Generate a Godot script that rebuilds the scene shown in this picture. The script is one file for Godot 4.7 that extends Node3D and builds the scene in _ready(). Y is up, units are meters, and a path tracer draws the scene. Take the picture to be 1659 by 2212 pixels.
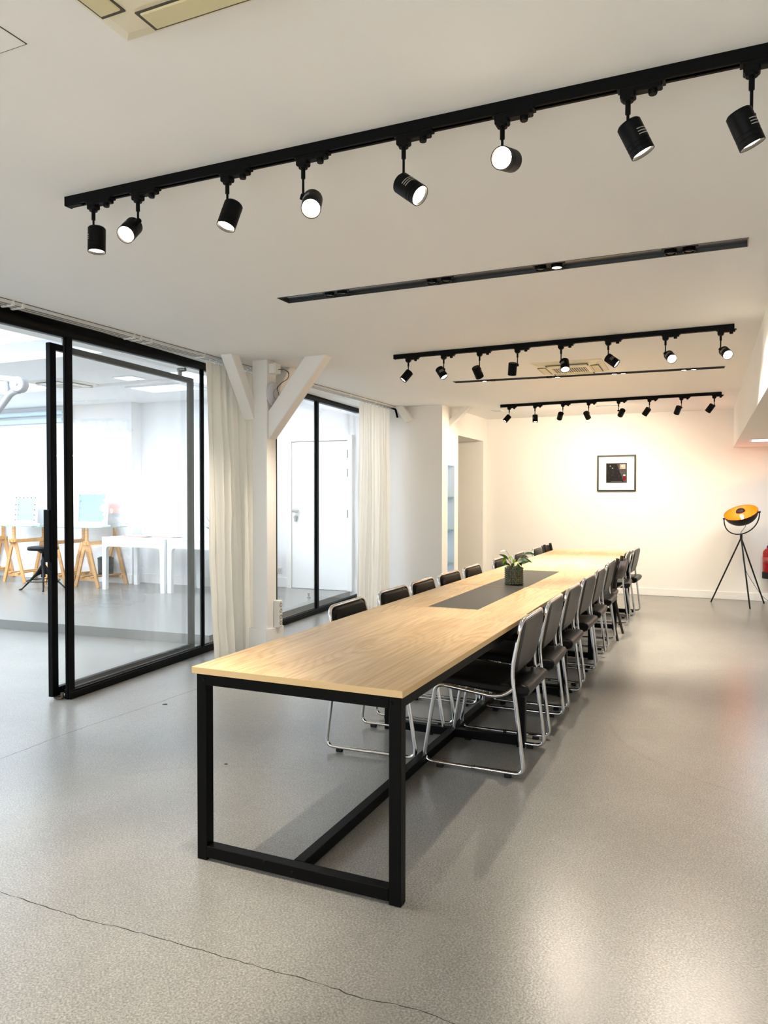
extends Node3D
# Meeting room with a long oak table, chrome chairs, spotlight tracks and a glazed photo studio beside it.

var M := {}
var H := 2.588            # ceiling height of the meeting room
const ORD := ["first", "second", "third", "fourth", "fifth", "sixth", "seventh", "eighth", "ninth", "tenth"]

# ---------------------------------------------------------------- naming and parenting
func tag(o: Node, label := "", category := "", group := "", kind := "") -> Node:
	if label != "": o.set_meta("label", label)
	if category != "": o.set_meta("category", category)
	if group != "": o.set_meta("group", group)
	if kind != "": o.set_meta("kind", kind)
	return o

func numbered(called: String, parent: Node) -> String:
	if parent.get_node_or_null(called) == null: return called
	var k := 1
	while parent.get_node_or_null("%s_%03d" % [called, k]) != null: k += 1
	return "%s_%03d" % [called, k]

func base(called: String, at: Vector3, turn := 0.0) -> Node3D:
	var o := Node3D.new()
	o.name = numbered(called, self)
	add_child(o)
	o.position = at
	o.rotation.y = turn
	return o

func obj(called: String, mesh: Mesh, m: Material, parent: Node = self, at := Vector3.ZERO) -> MeshInstance3D:
	var o := MeshInstance3D.new()
	o.name = numbered(called, parent)
	o.mesh = mesh
	o.material_override = m
	parent.add_child(o)
	o.position = at
	return o

func struct(called: String, mesh: Mesh, m: Material, label := "", category := "wall") -> MeshInstance3D:
	var o := obj(called, mesh, m)
	tag(o, label, category, "", "structure")
	return o

func dup(root: Node3D, called: String, at: Vector3, turn: float, label: String, group: String) -> Node3D:
	var r: Node3D = root.duplicate()
	r.name = numbered(called, self)
	add_child(r)
	r.position = at
	r.rotation.y = turn
	tag(r, label, "", group)
	return r

# ---------------------------------------------------------------- shapes
func mb() -> SurfaceTool:
	var st := SurfaceTool.new()
	st.begin(Mesh.PRIMITIVE_TRIANGLES)
	return st

func fin(st: SurfaceTool, smooth := false) -> ArrayMesh:
	if smooth: st.index()
	st.generate_normals()
	return st.commit()

func poly(st: SurfaceTool, p: Array, out: Vector3) -> void:
	var flip: bool = (p[2] - p[0]).cross(p[1] - p[0]).dot(out) < 0.0
	for i in range(1, p.size() - 1):
		st.set_smooth_group(-1)
		st.add_vertex(p[0])
		st.add_vertex(p[i + 1] if flip else p[i])
		st.add_vertex(p[i] if flip else p[i + 1])

# a box with chamfered edges; c centre, s size, ch chamfer
func bx(st: SurfaceTool, c: Vector3, s: Vector3, ch := 0.0, b := Basis.IDENTITY) -> void:
	var h := s / 2.0
	var v := func(sx: float, sy: float, sz: float, ax: int) -> Vector3:
		var q := Vector3(sx * (h.x - (0.0 if ax == 0 else ch)), sy * (h.y - (0.0 if ax == 1 else ch)), sz * (h.z - (0.0 if ax == 2 else ch)))
		return c + b * q
	for sg in [-1.0, 1.0]:
		poly(st, [v.call(sg, -1, -1, 0), v.call(sg, 1, -1, 0), v.call(sg, 1, 1, 0), v.call(sg, -1, 1, 0)], b * Vector3(sg, 0, 0))
		poly(st, [v.call(-1, sg, -1, 1), v.call(1, sg, -1, 1), v.call(1, sg, 1, 1), v.call(-1, sg, 1, 1)], b * Vector3(0, sg, 0))
		poly(st, [v.call(-1, -1, sg, 2), v.call(1, -1, sg, 2), v.call(1, 1, sg, 2), v.call(-1, 1, sg, 2)], b * Vector3(0, 0, sg))
	if ch <= 0.0: return
	for p in [-1.0, 1.0]:
		for q in [-1.0, 1.0]:
			poly(st, [v.call(p, q, -1, 0), v.call(p, q, 1, 0), v.call(p, q, 1, 1), v.call(p, q, -1, 1)], b * Vector3(p, q, 0))
			poly(st, [v.call(p, -1, q, 0), v.call(p, 1, q, 0), v.call(p, 1, q, 2), v.call(p, -1, q, 2)], b * Vector3(p, 0, q))
			poly(st, [v.call(-1, p, q, 1), v.call(1, p, q, 1), v.call(1, p, q, 2), v.call(-1, p, q, 2)], b * Vector3(0, p, q))
			for r in [-1.0, 1.0]:
				poly(st, [v.call(p, q, r, 0), v.call(p, q, r, 1), v.call(p, q, r, 2)], b * Vector3(p, q, r))

func box(c: Vector3, s: Vector3, ch := 0.0) -> ArrayMesh:
	var st := mb()
	bx(st, c, s, ch)
	return fin(st)

# a box from its two corners
func boxc(a: Vector3, b: Vector3, ch := 0.0) -> ArrayMesh:
	return box((a + b) / 2.0, (b - a).abs(), ch)

func quad4(st: SurfaceTool, a: Vector3, b: Vector3, c: Vector3, d: Vector3, g := 1) -> void:
	st.set_smooth_group(g)
	for v in [a, b, c, a, c, d]: st.add_vertex(v)

# joins rings of equal size into a skin, ends closed with fans
func loft(st: SurfaceTool, rings: Array, caps := true, around := true, g := 1) -> void:
	for i in range(rings.size() - 1):
		var n: int = rings[i].size()
		for j in range(n if around else n - 1):
			var k := (j + 1) % n
			quad4(st, rings[i][j], rings[i][k], rings[i + 1][k], rings[i + 1][j], g)
	if caps and around:
		for e in [0, rings.size() - 1]:
			var r: Array = rings[e]
			var mid := Vector3.ZERO
			for q in r: mid += q
			mid /= r.size()
			for j in r.size():
				var k := (j + 1) % r.size()
				st.set_smooth_group(g + 10)
				st.add_vertex(mid)
				st.add_vertex(r[k] if e == 0 else r[j])
				st.add_vertex(r[j] if e == 0 else r[k])

# polyline with its corners rounded; pts are [Vector3, radius]
func fillet(pts: Array, steps := 6) -> Array:
	var out := []
	for i in pts.size():
		var p: Vector3 = pts[i][0]
		var r: float = pts[i][1]
		if r <= 0.0 or i == 0 or i == pts.size() - 1:
			out.append(p)
			continue
		var a: Vector3 = p + (pts[i - 1][0] - p).normalized() * r
		var b: Vector3 = p + (pts[i + 1][0] - p).normalized() * r
		for k in range(steps + 1):
			var t := float(k) / steps
			out.append(a.lerp(p, t).lerp(p.lerp(b, t), t))
	return out

func tube(st: SurfaceTool, pts: Array, r: float, n := 10, r2 := -1.0) -> void:
	var rings := []
	var up := Vector3.ZERO
	for i in pts.size():
		var d: Vector3 = (pts[min(i + 1, pts.size() - 1)] - pts[max(i - 1, 0)]).normalized()
		if i == 0:
			up = d.cross(Vector3(0.31, 0.87, 0.39)).normalized()
		else:
			up = (up - d * up.dot(d)).normalized()
		var side := d.cross(up)
		var rr := r if r2 < 0.0 else lerpf(r, r2, float(i) / (pts.size() - 1))
		var ring := []
		for j in n:
			var a := TAU * j / n
			ring.append(pts[i] + (up * cos(a) + side * sin(a)) * rr)
		rings.append(ring)
	loft(st, rings)

# profile of Vector2(radius, height) turned round the y axis, placed by xf
func lathe(st: SurfaceTool, prof: Array, n := 24, xf := Transform3D.IDENTITY, sharp := false) -> void:
	for i in range(prof.size() - 1):
		var p: Vector2 = prof[i]
		var q: Vector2 = prof[i + 1]
		for j in n:
			var a := TAU * j / n
			var b := TAU * (j + 1) / n
			var pa := xf * Vector3(p.x * cos(a), p.y, p.x * sin(a))
			var pb := xf * Vector3(p.x * cos(b), p.y, p.x * sin(b))
			var qa := xf * Vector3(q.x * cos(a), q.y, q.x * sin(a))
			var qb := xf * Vector3(q.x * cos(b), q.y, q.x * sin(b))
			st.set_smooth_group((i % 24) + 1 if sharp else 1)
			if p.x > 1e-6:
				for v in [pa, pb, qb] if q.x > 1e-6 else [pa, pb, qa]: st.add_vertex(v)
			if q.x > 1e-6:
				for v in [pa, qb, qa]: st.add_vertex(v)

func turned(prof: Array, n := 24, sharp := false) -> ArrayMesh:
	var st := mb()
	lathe(st, prof, n, Transform3D.IDENTITY, sharp)
	return fin(st, not sharp)

# polygon in the x/z plane raised from y0 to y1
func slab(pts: PackedVector2Array, y0: float, y1: float) -> ArrayMesh:
	var st := mb()
	var tri := Geometry2D.triangulate_polygon(pts)
	for i in range(0, tri.size(), 3):
		var a := pts[tri[i]]
		var b := pts[tri[i + 1]]
		var c := pts[tri[i + 2]]
		poly(st, [Vector3(a.x, y1, a.y), Vector3(b.x, y1, b.y), Vector3(c.x, y1, c.y)], Vector3.UP)
		poly(st, [Vector3(a.x, y0, a.y), Vector3(b.x, y0, b.y), Vector3(c.x, y0, c.y)], Vector3.DOWN)
	var mid := Vector2.ZERO
	for q in pts: mid += q / pts.size()
	for i in pts.size():
		var a := pts[i]
		var b := pts[(i + 1) % pts.size()]
		var o := (a + b) / 2.0 - mid
		poly(st, [Vector3(a.x, y0, a.y), Vector3(b.x, y0, b.y), Vector3(b.x, y1, b.y), Vector3(a.x, y1, a.y)], Vector3(o.x, 0, o.y))
	return fin(st)

# beam of rectangular section between two points; w across (along `side`), t deep
func beam(a: Vector3, b: Vector3, side: Vector3, w: float, t: float, ch := 0.0) -> ArrayMesh:
	var d := (b - a).normalized()
	var s := (side - d * side.dot(d)).normalized()
	var st := mb()
	bx(st, (a + b) / 2.0, Vector3(w, (b - a).length(), t), ch, Basis(s, d, s.cross(d)))
	return fin(st)

# ---------------------------------------------------------------- materials
func mat(c: Color, rough := 0.6, metal := 0.0) -> StandardMaterial3D:
	var m := StandardMaterial3D.new()
	m.albedo_color = c
	m.roughness = rough
	m.metallic = metal
	return m

func glow(c: Color, e: float) -> StandardMaterial3D:
	var m := mat(Color(0.9, 0.9, 0.9), 0.5)
	m.emission_enabled = true
	m.emission = c
	m.emission_energy_multiplier = e
	return m

func glass(c: Color, a: float) -> StandardMaterial3D:
	var m := mat(Color(c.r, c.g, c.b, a), 0.0)
	m.transparency = BaseMaterial3D.TRANSPARENCY_ALPHA
	return m

func noise(sd: int, f: float, oct := 4) -> FastNoiseLite:
	var n := FastNoiseLite.new()
	n.seed = sd
	n.frequency = f
	n.fractal_octaves = oct
	n.noise_type = FastNoiseLite.TYPE_SIMPLEX_SMOOTH
	return n

func tex(im: Image) -> ImageTexture:
	return ImageTexture.create_from_image(im)

func wood_image(w: int, h: int, sd: int, light: Color, dark: Color) -> Image:
	var im := Image.create(w, h, false, Image.FORMAT_RGB8)
	var n1 := noise(sd, 1.0, 3)
	var n2 := noise(sd + 1, 1.0, 2)
	var n3 := noise(sd + 2, 1.0, 2)
	for y in h:
		var v := 1.9 * y / h
		for x in w:
			var u := 0.92 * x / w
			var warp := n1.get_noise_2d(u * 1.7, v * 0.42)
			var ring := u * 9.0 + warp * 9.0
			var band := 0.5 + 0.5 * sin(ring * TAU * 0.8 + n2.get_noise_2d(u * 60.0, v * 1.1) * 0.5)
			band = pow(band, 2.0) * clampf(0.55 + n2.get_noise_2d(u * 1.6 + 3.0, v * 0.6), 0.0, 1.0)
			var streak := n3.get_noise_2d(u * 55.0, v * 0.9)
			var fine := n3.get_noise_2d(u * 230.0 + 50.0, v * 3.5)
			var tone := n1.get_noise_2d(u * 4.0 + 9.0, v * 0.5 + 3.0)
			var t := clampf(0.26 + band * 0.32 + streak * 0.30 + fine * 0.20 + tone * 0.24, 0.0, 1.0)
			im.set_pixel(x, y, light.lerp(dark, t))
	return im

func concrete_images() -> Array:
	var n := 1024
	var fine := noise(11, 0.20, 2).get_seamless_image(n, n)
	var mid := noise(12, 0.03, 3).get_seamless_image(n, n)
	var grit := noise(13, 0.36, 2).get_seamless_image(n, n)
	var im := Image.create(n, n, false, Image.FORMAT_RGB8)
	var bump := Image.create(n, n, false, Image.FORMAT_L8)
	for y in n:
		for x in n:
			var a := fine.get_pixel(x, y).r - 0.5
			var b := mid.get_pixel(x, y).r - 0.5
			var c := grit.get_pixel(x, y).r - 0.5
			var t := 0.775 + a * 0.40 + b * 0.05 + c * 0.26
			im.set_pixel(x, y, Color(t, t * 0.981, t * 0.938))
			bump.set_pixel(x, y, Color(0.5 + a * 0.6 + c * 0.5, 0, 0))
	bump.bump_map_to_normal_map(2.2)
	# large worn patches and scuff arcs, one stretch over the whole floor
	var big := Image.create(n, n, false, Image.FORMAT_RGB8)
	var p1 := noise(21, 0.006, 4)
	var p2 := noise(22, 0.02, 4)
	for y in n:
		for x in n:
			var t := 0.93 + p1.get_noise_2d(x, y * 0.8) * 0.10 + p2.get_noise_2d(x, y) * 0.05
			t = clampf(t, 0.0, 1.0)
			big.set_pixel(x, y, Color(t, t, t * 0.995))
	var rng := RandomNumberGenerator.new()
	rng.seed = 5
	for k in 60:
		var cx := rng.randf_range(0, n)
		var cy := rng.randf_range(0, n)
		var rad := rng.randf_range(20, 110)
		var a0 := rng.randf_range(0, TAU)
		var la := rng.randf_range(0.3, 1.4)
		var dk := rng.randf_range(0.93, 0.985)
		for s in int(rad * la * 1.5):
			var a := a0 + la * s / (rad * la * 1.5)
			var px := int(cx + cos(a) * rad)
			var py := int(cy + sin(a) * rad * 0.9)
			if px >= 0 and py >= 0 and px < n and py < n:
				var o := big.get_pixel(px, py)
				big.set_pixel(px, py, Color(o.r * dk, o.g * dk, o.b * dk))
	return [im, bump, big]

func picture_image() -> Image:
	# dark square print: black sheet with a slanting edge, two grey dots, a pale square, a red pill and a line of small print
	var n := 192
	var im := Image.create(n, n, false, Image.FORMAT_RGB8)
	var nz := noise(31, 0.03, 3)
	for y in n:
		for x in n:
			var edge := 95.0 + y * 0.38
			var c := Color(0.13, 0.13, 0.14) if x < edge else Color(0.29, 0.27, 0.29)
			c = c.lightened(maxf(0.0, nz.get_noise_2d(x, y)) * 0.10)
			if (Vector2(x, y) - Vector2(36, 24)).length() < 6.5 or (Vector2(x, y) - Vector2(57, 46)).length() < 6.5: c = Color(0.55, 0.56, 0.55)
			if x > 126 and x < 182 and y > 7 and y < 55:
				c = Color(0.62, 0.56, 0.46).lerp(Color(0.74, 0.72, 0.68), clampf((x - 126) / 56.0, 0, 1))
				if (Vector2(x, y) - Vector2(152, 25)).length() < 11: c = Color(0.82, 0.81, 0.78)
			var d := Vector2((x - 171) / 15.0, (y - 150) / 26.0)
			if d.length() < 1.0: c = Color(0.45, 0.10, 0.15)
			if Vector2((x - 171) / 11.0, (y - 119) / 8.0).length() < 1.0: c = Color(0.95, 0.95, 0.96)
			if y > 181 and y < 185 and x > 40 and x < 152 and (x * 7 + y) % 11 > 3: c = Color(0.6, 0.6, 0.6)
			im.set_pixel(x, y, c)
	return im

func materials() -> void:
	var plaster := noise(3, 0.02, 4).get_seamless_image(256, 256)
	plaster.convert(Image.FORMAT_L8)
	plaster.bump_map_to_normal_map(0.6)
	M.wall = mat(Color(0.925, 0.915, 0.895), 0.85)
	M.wall.normal_enabled = true
	M.wall.normal_texture = tex(plaster)
	M.wall.normal_scale = 0.12
	M.wall.uv1_triplanar = true
	M.wall.uv1_scale = Vector3(2, 2, 2)
	M.ceiling = M.wall.duplicate()
	M.ceiling.albedo_color = Color(0.925, 0.925, 0.915)
	M.studio = mat(Color(0.95, 0.955, 0.96), 0.8)
	M.paint = mat(Color(0.93, 0.92, 0.9), 0.55)
	M.skirt = mat(Color(0.93, 0.925, 0.91), 0.45)
	var ci := concrete_images()
	M.floor = mat(Color(0.735, 0.735, 0.735), 0.29)
	M.floor.albedo_texture = tex(ci[0])
	M.floor.normal_enabled = true
	M.floor.normal_texture = tex(ci[1])
	M.floor.normal_scale = 0.10
	M.floor.detail_enabled = true
	M.floor.detail_albedo = tex(ci[2])
	M.floor.detail_blend_mode = BaseMaterial3D.BLEND_MODE_MUL
	M.floor.detail_uv_layer = BaseMaterial3D.DETAIL_UV_2
	M.floor.metallic_specular = 0.55
	M.plinth = M.floor.duplicate()
	M.plinth.albedo_color = Color(0.64, 0.65, 0.66)
	M.crack = mat(Color(0.16, 0.15, 0.13), 0.9)
	M.black = mat(Color(0.03, 0.03, 0.032), 0.45)
	M.track = mat(Color(0.03, 0.03, 0.032), 0.5)
	M.lampblack = mat(Color(0.045, 0.045, 0.047), 0.45)
	for k in [M.black, M.track, M.lampblack]: k.metallic_specular = 0.22
	M.blackgloss = mat(Color(0.05, 0.05, 0.052), 0.18)
	M.slotblack = mat(Color(0.16, 0.155, 0.15), 0.22)
	M.slotgrey = mat(Color(0.62, 0.61, 0.58), 0.6)
	M.chrome = mat(Color(0.86, 0.86, 0.86), 0.10, 1.0)
	M.steel = mat(Color(0.62, 0.62, 0.62), 0.3, 1.0)
	M.alu = mat(Color(0.86, 0.86, 0.85), 0.35, 0.6)
	M.vinyl = mat(Color(0.055, 0.052, 0.05), 0.38)
	M.vinyl.metallic_specular = 0.3
	M.backshell = mat(Color(0.24, 0.23, 0.22), 0.45)
	M.rubber = mat(Color(0.04, 0.04, 0.04), 0.8)
	M.oak = mat(Color(0.96, 0.96, 0.96), 0.36)
	M.oak.metallic_specular = 0.4
	M.oak.albedo_texture = tex(wood_image(512, 1024, 41, Color(0.93, 0.81, 0.62), Color(0.72, 0.555, 0.36)))
	M.oak.uv1_triplanar = true
	M.oak.uv1_scale = Vector3(1.087, 1.087, 0.526)
	M.oak2 = M.oak.duplicate()
	M.oak2.uv1_offset = Vector3(0.37, 0.2, 0.41)
	M.oakedge = mat(Color(0.86, 0.735, 0.54), 0.45)
	M.inlay = mat(Color(0.22, 0.215, 0.205), 0.42)
	M.walnut = mat(Color(0.12, 0.085, 0.06), 0.45)
	M.pine = mat(Color(0.86, 0.67, 0.44), 0.5)
	M.pine.albedo_texture = tex(wood_image(128, 256, 51, Color(1.0, 1.0, 1.0), Color(0.80, 0.72, 0.62)))
	M.pine.uv1_triplanar = true
	M.pine.uv1_scale = Vector3(3, 3, 3)
	M.white = mat(Color(0.93, 0.94, 0.94), 0.35)
	M.plastic = mat(Color(0.90, 0.89, 0.86), 0.4)
	M.socket = mat(Color(0.50, 0.49, 0.47), 0.5)
	M.greyplastic = mat(Color(0.82, 0.81, 0.83), 0.45)
	M.boom = mat(Color(0.74, 0.74, 0.75), 0.5)
	M.aircon = mat(Color(0.885, 0.855, 0.75), 0.5)
	M.airflap = mat(Color(0.82, 0.785, 0.62), 0.5)
	M.airdark = mat(Color(0.30, 0.28, 0.24), 0.7)
	M.cable = mat(Color(0.36, 0.31, 0.27), 0.6)
	M.cabledark = mat(Color(0.12, 0.11, 0.11), 0.6)
	M.pane = glass(Color(0.96, 0.99, 0.98), 0.015)
	M.tableglass = glass(Color(0.7, 0.85, 0.8), 0.16)
	M.glassedge = mat(Color(0.42, 0.58, 0.54), 0.15)
	M.mirror = mat(Color(0.72, 0.83, 0.86), 0.02, 1.0)
	M.curtain = mat(Color(0.93, 0.915, 0.875), 0.9)
	M.curtain.backlight_enabled = true
	M.curtain.backlight = Color(0.55, 0.54, 0.5)
	M.sheer = mat(Color(0.95, 0.94, 0.91), 0.9)
	M.sheer.backlight_enabled = true
	M.sheer.backlight = Color(0.9, 0.89, 0.86)
	M.lens = glow(Color(1.0, 0.93, 0.82), 14.0)
	M.downlens = glow(Color(1.0, 0.97, 0.92), 5.0)
	M.daylight = glow(Color(0.90, 0.95, 1.0), 1.5)
	M.panel = glow(Color(0.80, 0.90, 1.0), 1.6)
	M.nichepane = mat(Color(0.52, 0.66, 0.76), 0.3)
	M.nichepane.emission_enabled = true
	M.nichepane.emission = Color(0.55, 0.78, 1.0)
	M.nichepane.emission_energy_multiplier = 1.0
	M.bulb = glow(Color(1.0, 0.72, 0.34), 30.0)
	M.globe = glow(Color(1.0, 1.0, 1.0), 0.25)
	M.bowlout = mat(Color(0.085, 0.065, 0.05), 0.5)
	M.bowlin = mat(Color(0.98, 0.37, 0.02), 0.5, 0.1)
	M.gunmetal = mat(Color(0.10, 0.11, 0.11), 0.4, 0.5)
	M.red = mat(Color(0.66, 0.03, 0.06), 0.25)
	M.labelred = mat(Color(0.72, 0.30, 0.30), 0.5)
	M.leaf = mat(Color(0.13, 0.27, 0.07), 0.3)
	M.leaf.backlight_enabled = true
	M.leaf.backlight = Color(0.12, 0.2, 0.05)
	M.leaf2 = mat(Color(0.52, 0.66, 0.10), 0.35)
	M.leaf2.backlight_enabled = true
	M.leaf2.backlight = Color(0.4, 0.5, 0.1)
	M.stem = mat(Color(0.45, 0.55, 0.26), 0.5)
	M.potglass = mat(Color(0.30, 0.31, 0.20), 0.08)
	M.potglass.metallic_specular = 0.8
	M.soil = mat(Color(0.10, 0.07, 0.05), 0.95)
	M.mount = mat(Color(0.95, 0.94, 0.91), 0.8)
	M.print = mat(Color.WHITE, 0.35)
	M.print.metallic_specular = 0.15
	M.print.albedo_texture = tex(picture_image())
	M.frond = mat(Color(0.03, 0.06, 0.045), 0.5)
	M.paper = mat(Color(0.95, 0.94, 0.92), 0.8)
	M.paperline = mat(Color(0.82, 0.52, 0.40), 0.8)
	M.brass = mat(Color(0.40, 0.35, 0.30), 0.4, 0.6)

# ---------------------------------------------------------------- lights
func spot(parent: Node, at: Vector3, to: Vector3, e: float, angle: float, c := Color(1.0, 0.945, 0.875)) -> void:
	var l := SpotLight3D.new()
	l.name = "beam_light"
	parent.add_child(l, true)
	l.position = at
	l.basis = Basis.looking_at(to, Vector3.UP if absf(to.y) < 0.95 else Vector3.BACK)
	l.light_energy = e
	l.light_color = c
	l.spot_angle = angle
	l.spot_angle_attenuation = 0.8
	l.spot_range = 14.0
	l.spot_attenuation = 2.0
	l.light_size = 0.03
	l.shadow_enabled = true

func area(called: String, at: Vector3, to: Vector3, size: Vector2, e: float, c: Color) -> void:
	var l := AreaLight3D.new()
	l.name = called
	add_child(l, true)
	l.position = at
	l.basis = Basis.looking_at(to, Vector3.UP if absf(to.y) < 0.95 else Vector3.BACK)
	l.area_size = size
	l.area_normalize_energy = false
	l.light_energy = e
	l.light_color = c
	l.area_range = 20.0
	l.shadow_enabled = true

func _ready() -> void:
	# ---- camera, sky, exposure
	var cam := Camera3D.new()
	cam.name = "camera"
	add_child(cam)
	cam.position = Vector3(0, 1.4077, 0)
	cam.basis = Basis(Vector3.UP, 0.4216) * Basis(Vector3.RIGHT, -0.0217) * Basis(Vector3.BACK, 0.0012)
	cam.fov = 68.67
	cam.near = 0.05
	cam.current = true
	var env := Environment.new()
	env.background_mode = Environment.BG_SKY
	var sky := Sky.new()
	var psm := ProceduralSkyMaterial.new()
	psm.sky_top_color = Color(0.55, 0.68, 0.85)
	psm.sky_horizon_color = Color(0.80, 0.86, 0.92)
	psm.ground_bottom_color = Color(0.4, 0.4, 0.4)
	psm.ground_horizon_color = Color(0.6, 0.6, 0.6)
	sky.sky_material = psm
	env.sky = sky
	env.tonemap_mode = Environment.TONE_MAPPER_LINEAR
	env.tonemap_exposure = 1.97
	env.sdfgi_enabled = true
	env.ssao_enabled = true
	env.ssil_enabled = true
	var we := WorldEnvironment.new()
	we.name = "world_environment"
	we.environment = env
	add_child(we)
	# daylight through the studio's roof lights, and through the street windows behind the camera
	area("rooflight_daylight", Vector3(-8.0, 3.62, -2.0), Vector3.DOWN, Vector2(5.0, 4.6), 1.15, Color(0.88, 0.94, 1.0))
	area("studio_skylight_daylight", Vector3(-9.6, 2.785, -6.58), Vector3.DOWN, Vector2(3.2, 1.16), 2.1, Color(0.92, 0.96, 1.0))
	area("hall_ceiling_daylight", Vector3(-5.45, 2.79, -7.7), Vector3.DOWN, Vector2(0.9, 1.6), 1.75, Color(0.95, 0.97, 1.0))
	area("street_window_daylight", Vector3(-1.2, 1.45, 2.94), Vector3(0, 0, -1), Vector2(4.2, 1.7), 0.12, Color(0.97, 0.97, 1.0))
	materials()
	shell()
	glazing()
	studio_shell()
	ceiling_fittings()
	tables()
	chairs()
	room_things()
	studio_things()

# ---------------------------------------------------------------- the rooms
func floor_mesh(a: Vector2, b: Vector2, y0: float, y1: float) -> ArrayMesh:
	var st := mb()
	var c := [Vector2(a.x, a.y), Vector2(b.x, a.y), Vector2(b.x, b.y), Vector2(a.x, b.y)]
	for i in [0, 1, 2, 0, 2, 3]:
		st.set_smooth_group(-1)
		st.set_uv(c[i] / 1.9)
		st.set_uv2((c[i] - Vector2(-12.2, -11.5)) / 15.0)
		st.add_vertex(Vector3(c[i].x, y1, c[i].y))
	for i in 4:
		var p: Vector2 = c[i]
		var q: Vector2 = c[(i + 1) % 4]
		for v in [Vector3(p.x, y1, p.y), Vector3(p.x, y0, p.y), Vector3(q.x, y0, q.y), Vector3(p.x, y1, p.y), Vector3(q.x, y0, q.y), Vector3(q.x, y1, q.y)]:
			st.set_uv(Vector2(v.x + v.z, v.y) / 2.3)
			st.set_uv2(Vector2(0.3 + v.x * 0.05, 0.3 + v.y))
			st.add_vertex(v)
	for i in [0, 2, 1, 0, 3, 2]:
		st.set_uv(c[i] / 1.9)
		st.set_uv2(Vector2.ZERO)
		st.add_vertex(Vector3(c[i].x, y0, c[i].y))
	st.generate_normals()
	st.generate_tangents()
	return st.commit()

func crack(pts: Array, w: float, sd: int) -> ArrayMesh:
	var rng := RandomNumberGenerator.new()
	rng.seed = sd
	var line := []
	for i in range(pts.size() - 1):
		var n := int((pts[i + 1] - pts[i]).length() / 0.03) + 1
		for k in n:
			var p: Vector2 = pts[i].lerp(pts[i + 1], float(k) / n)
			line.append(p + Vector2(rng.randf_range(-1, 1), rng.randf_range(-1, 1)) * 0.0035)
	line.append(pts[pts.size() - 1])
	var st := mb()
	var rings := []
	for i in line.size():
		var d: Vector2 = (line[min(i + 1, line.size() - 1)] - line[max(i - 1, 0)]).normalized()
		var s := Vector2(-d.y, d.x) * w * rng.randf_range(0.45, 1.2)
		var a: Vector2 = line[i] + s
		var b: Vector2 = line[i] - s
		rings.append([Vector3(a.x, 0.0002, a.y), Vector3(line[i].x, 0.0006, line[i].y), Vector3(b.x, 0.0002, b.y)])
	loft(st, rings, false, false)
	return fin(st, true)

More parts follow.
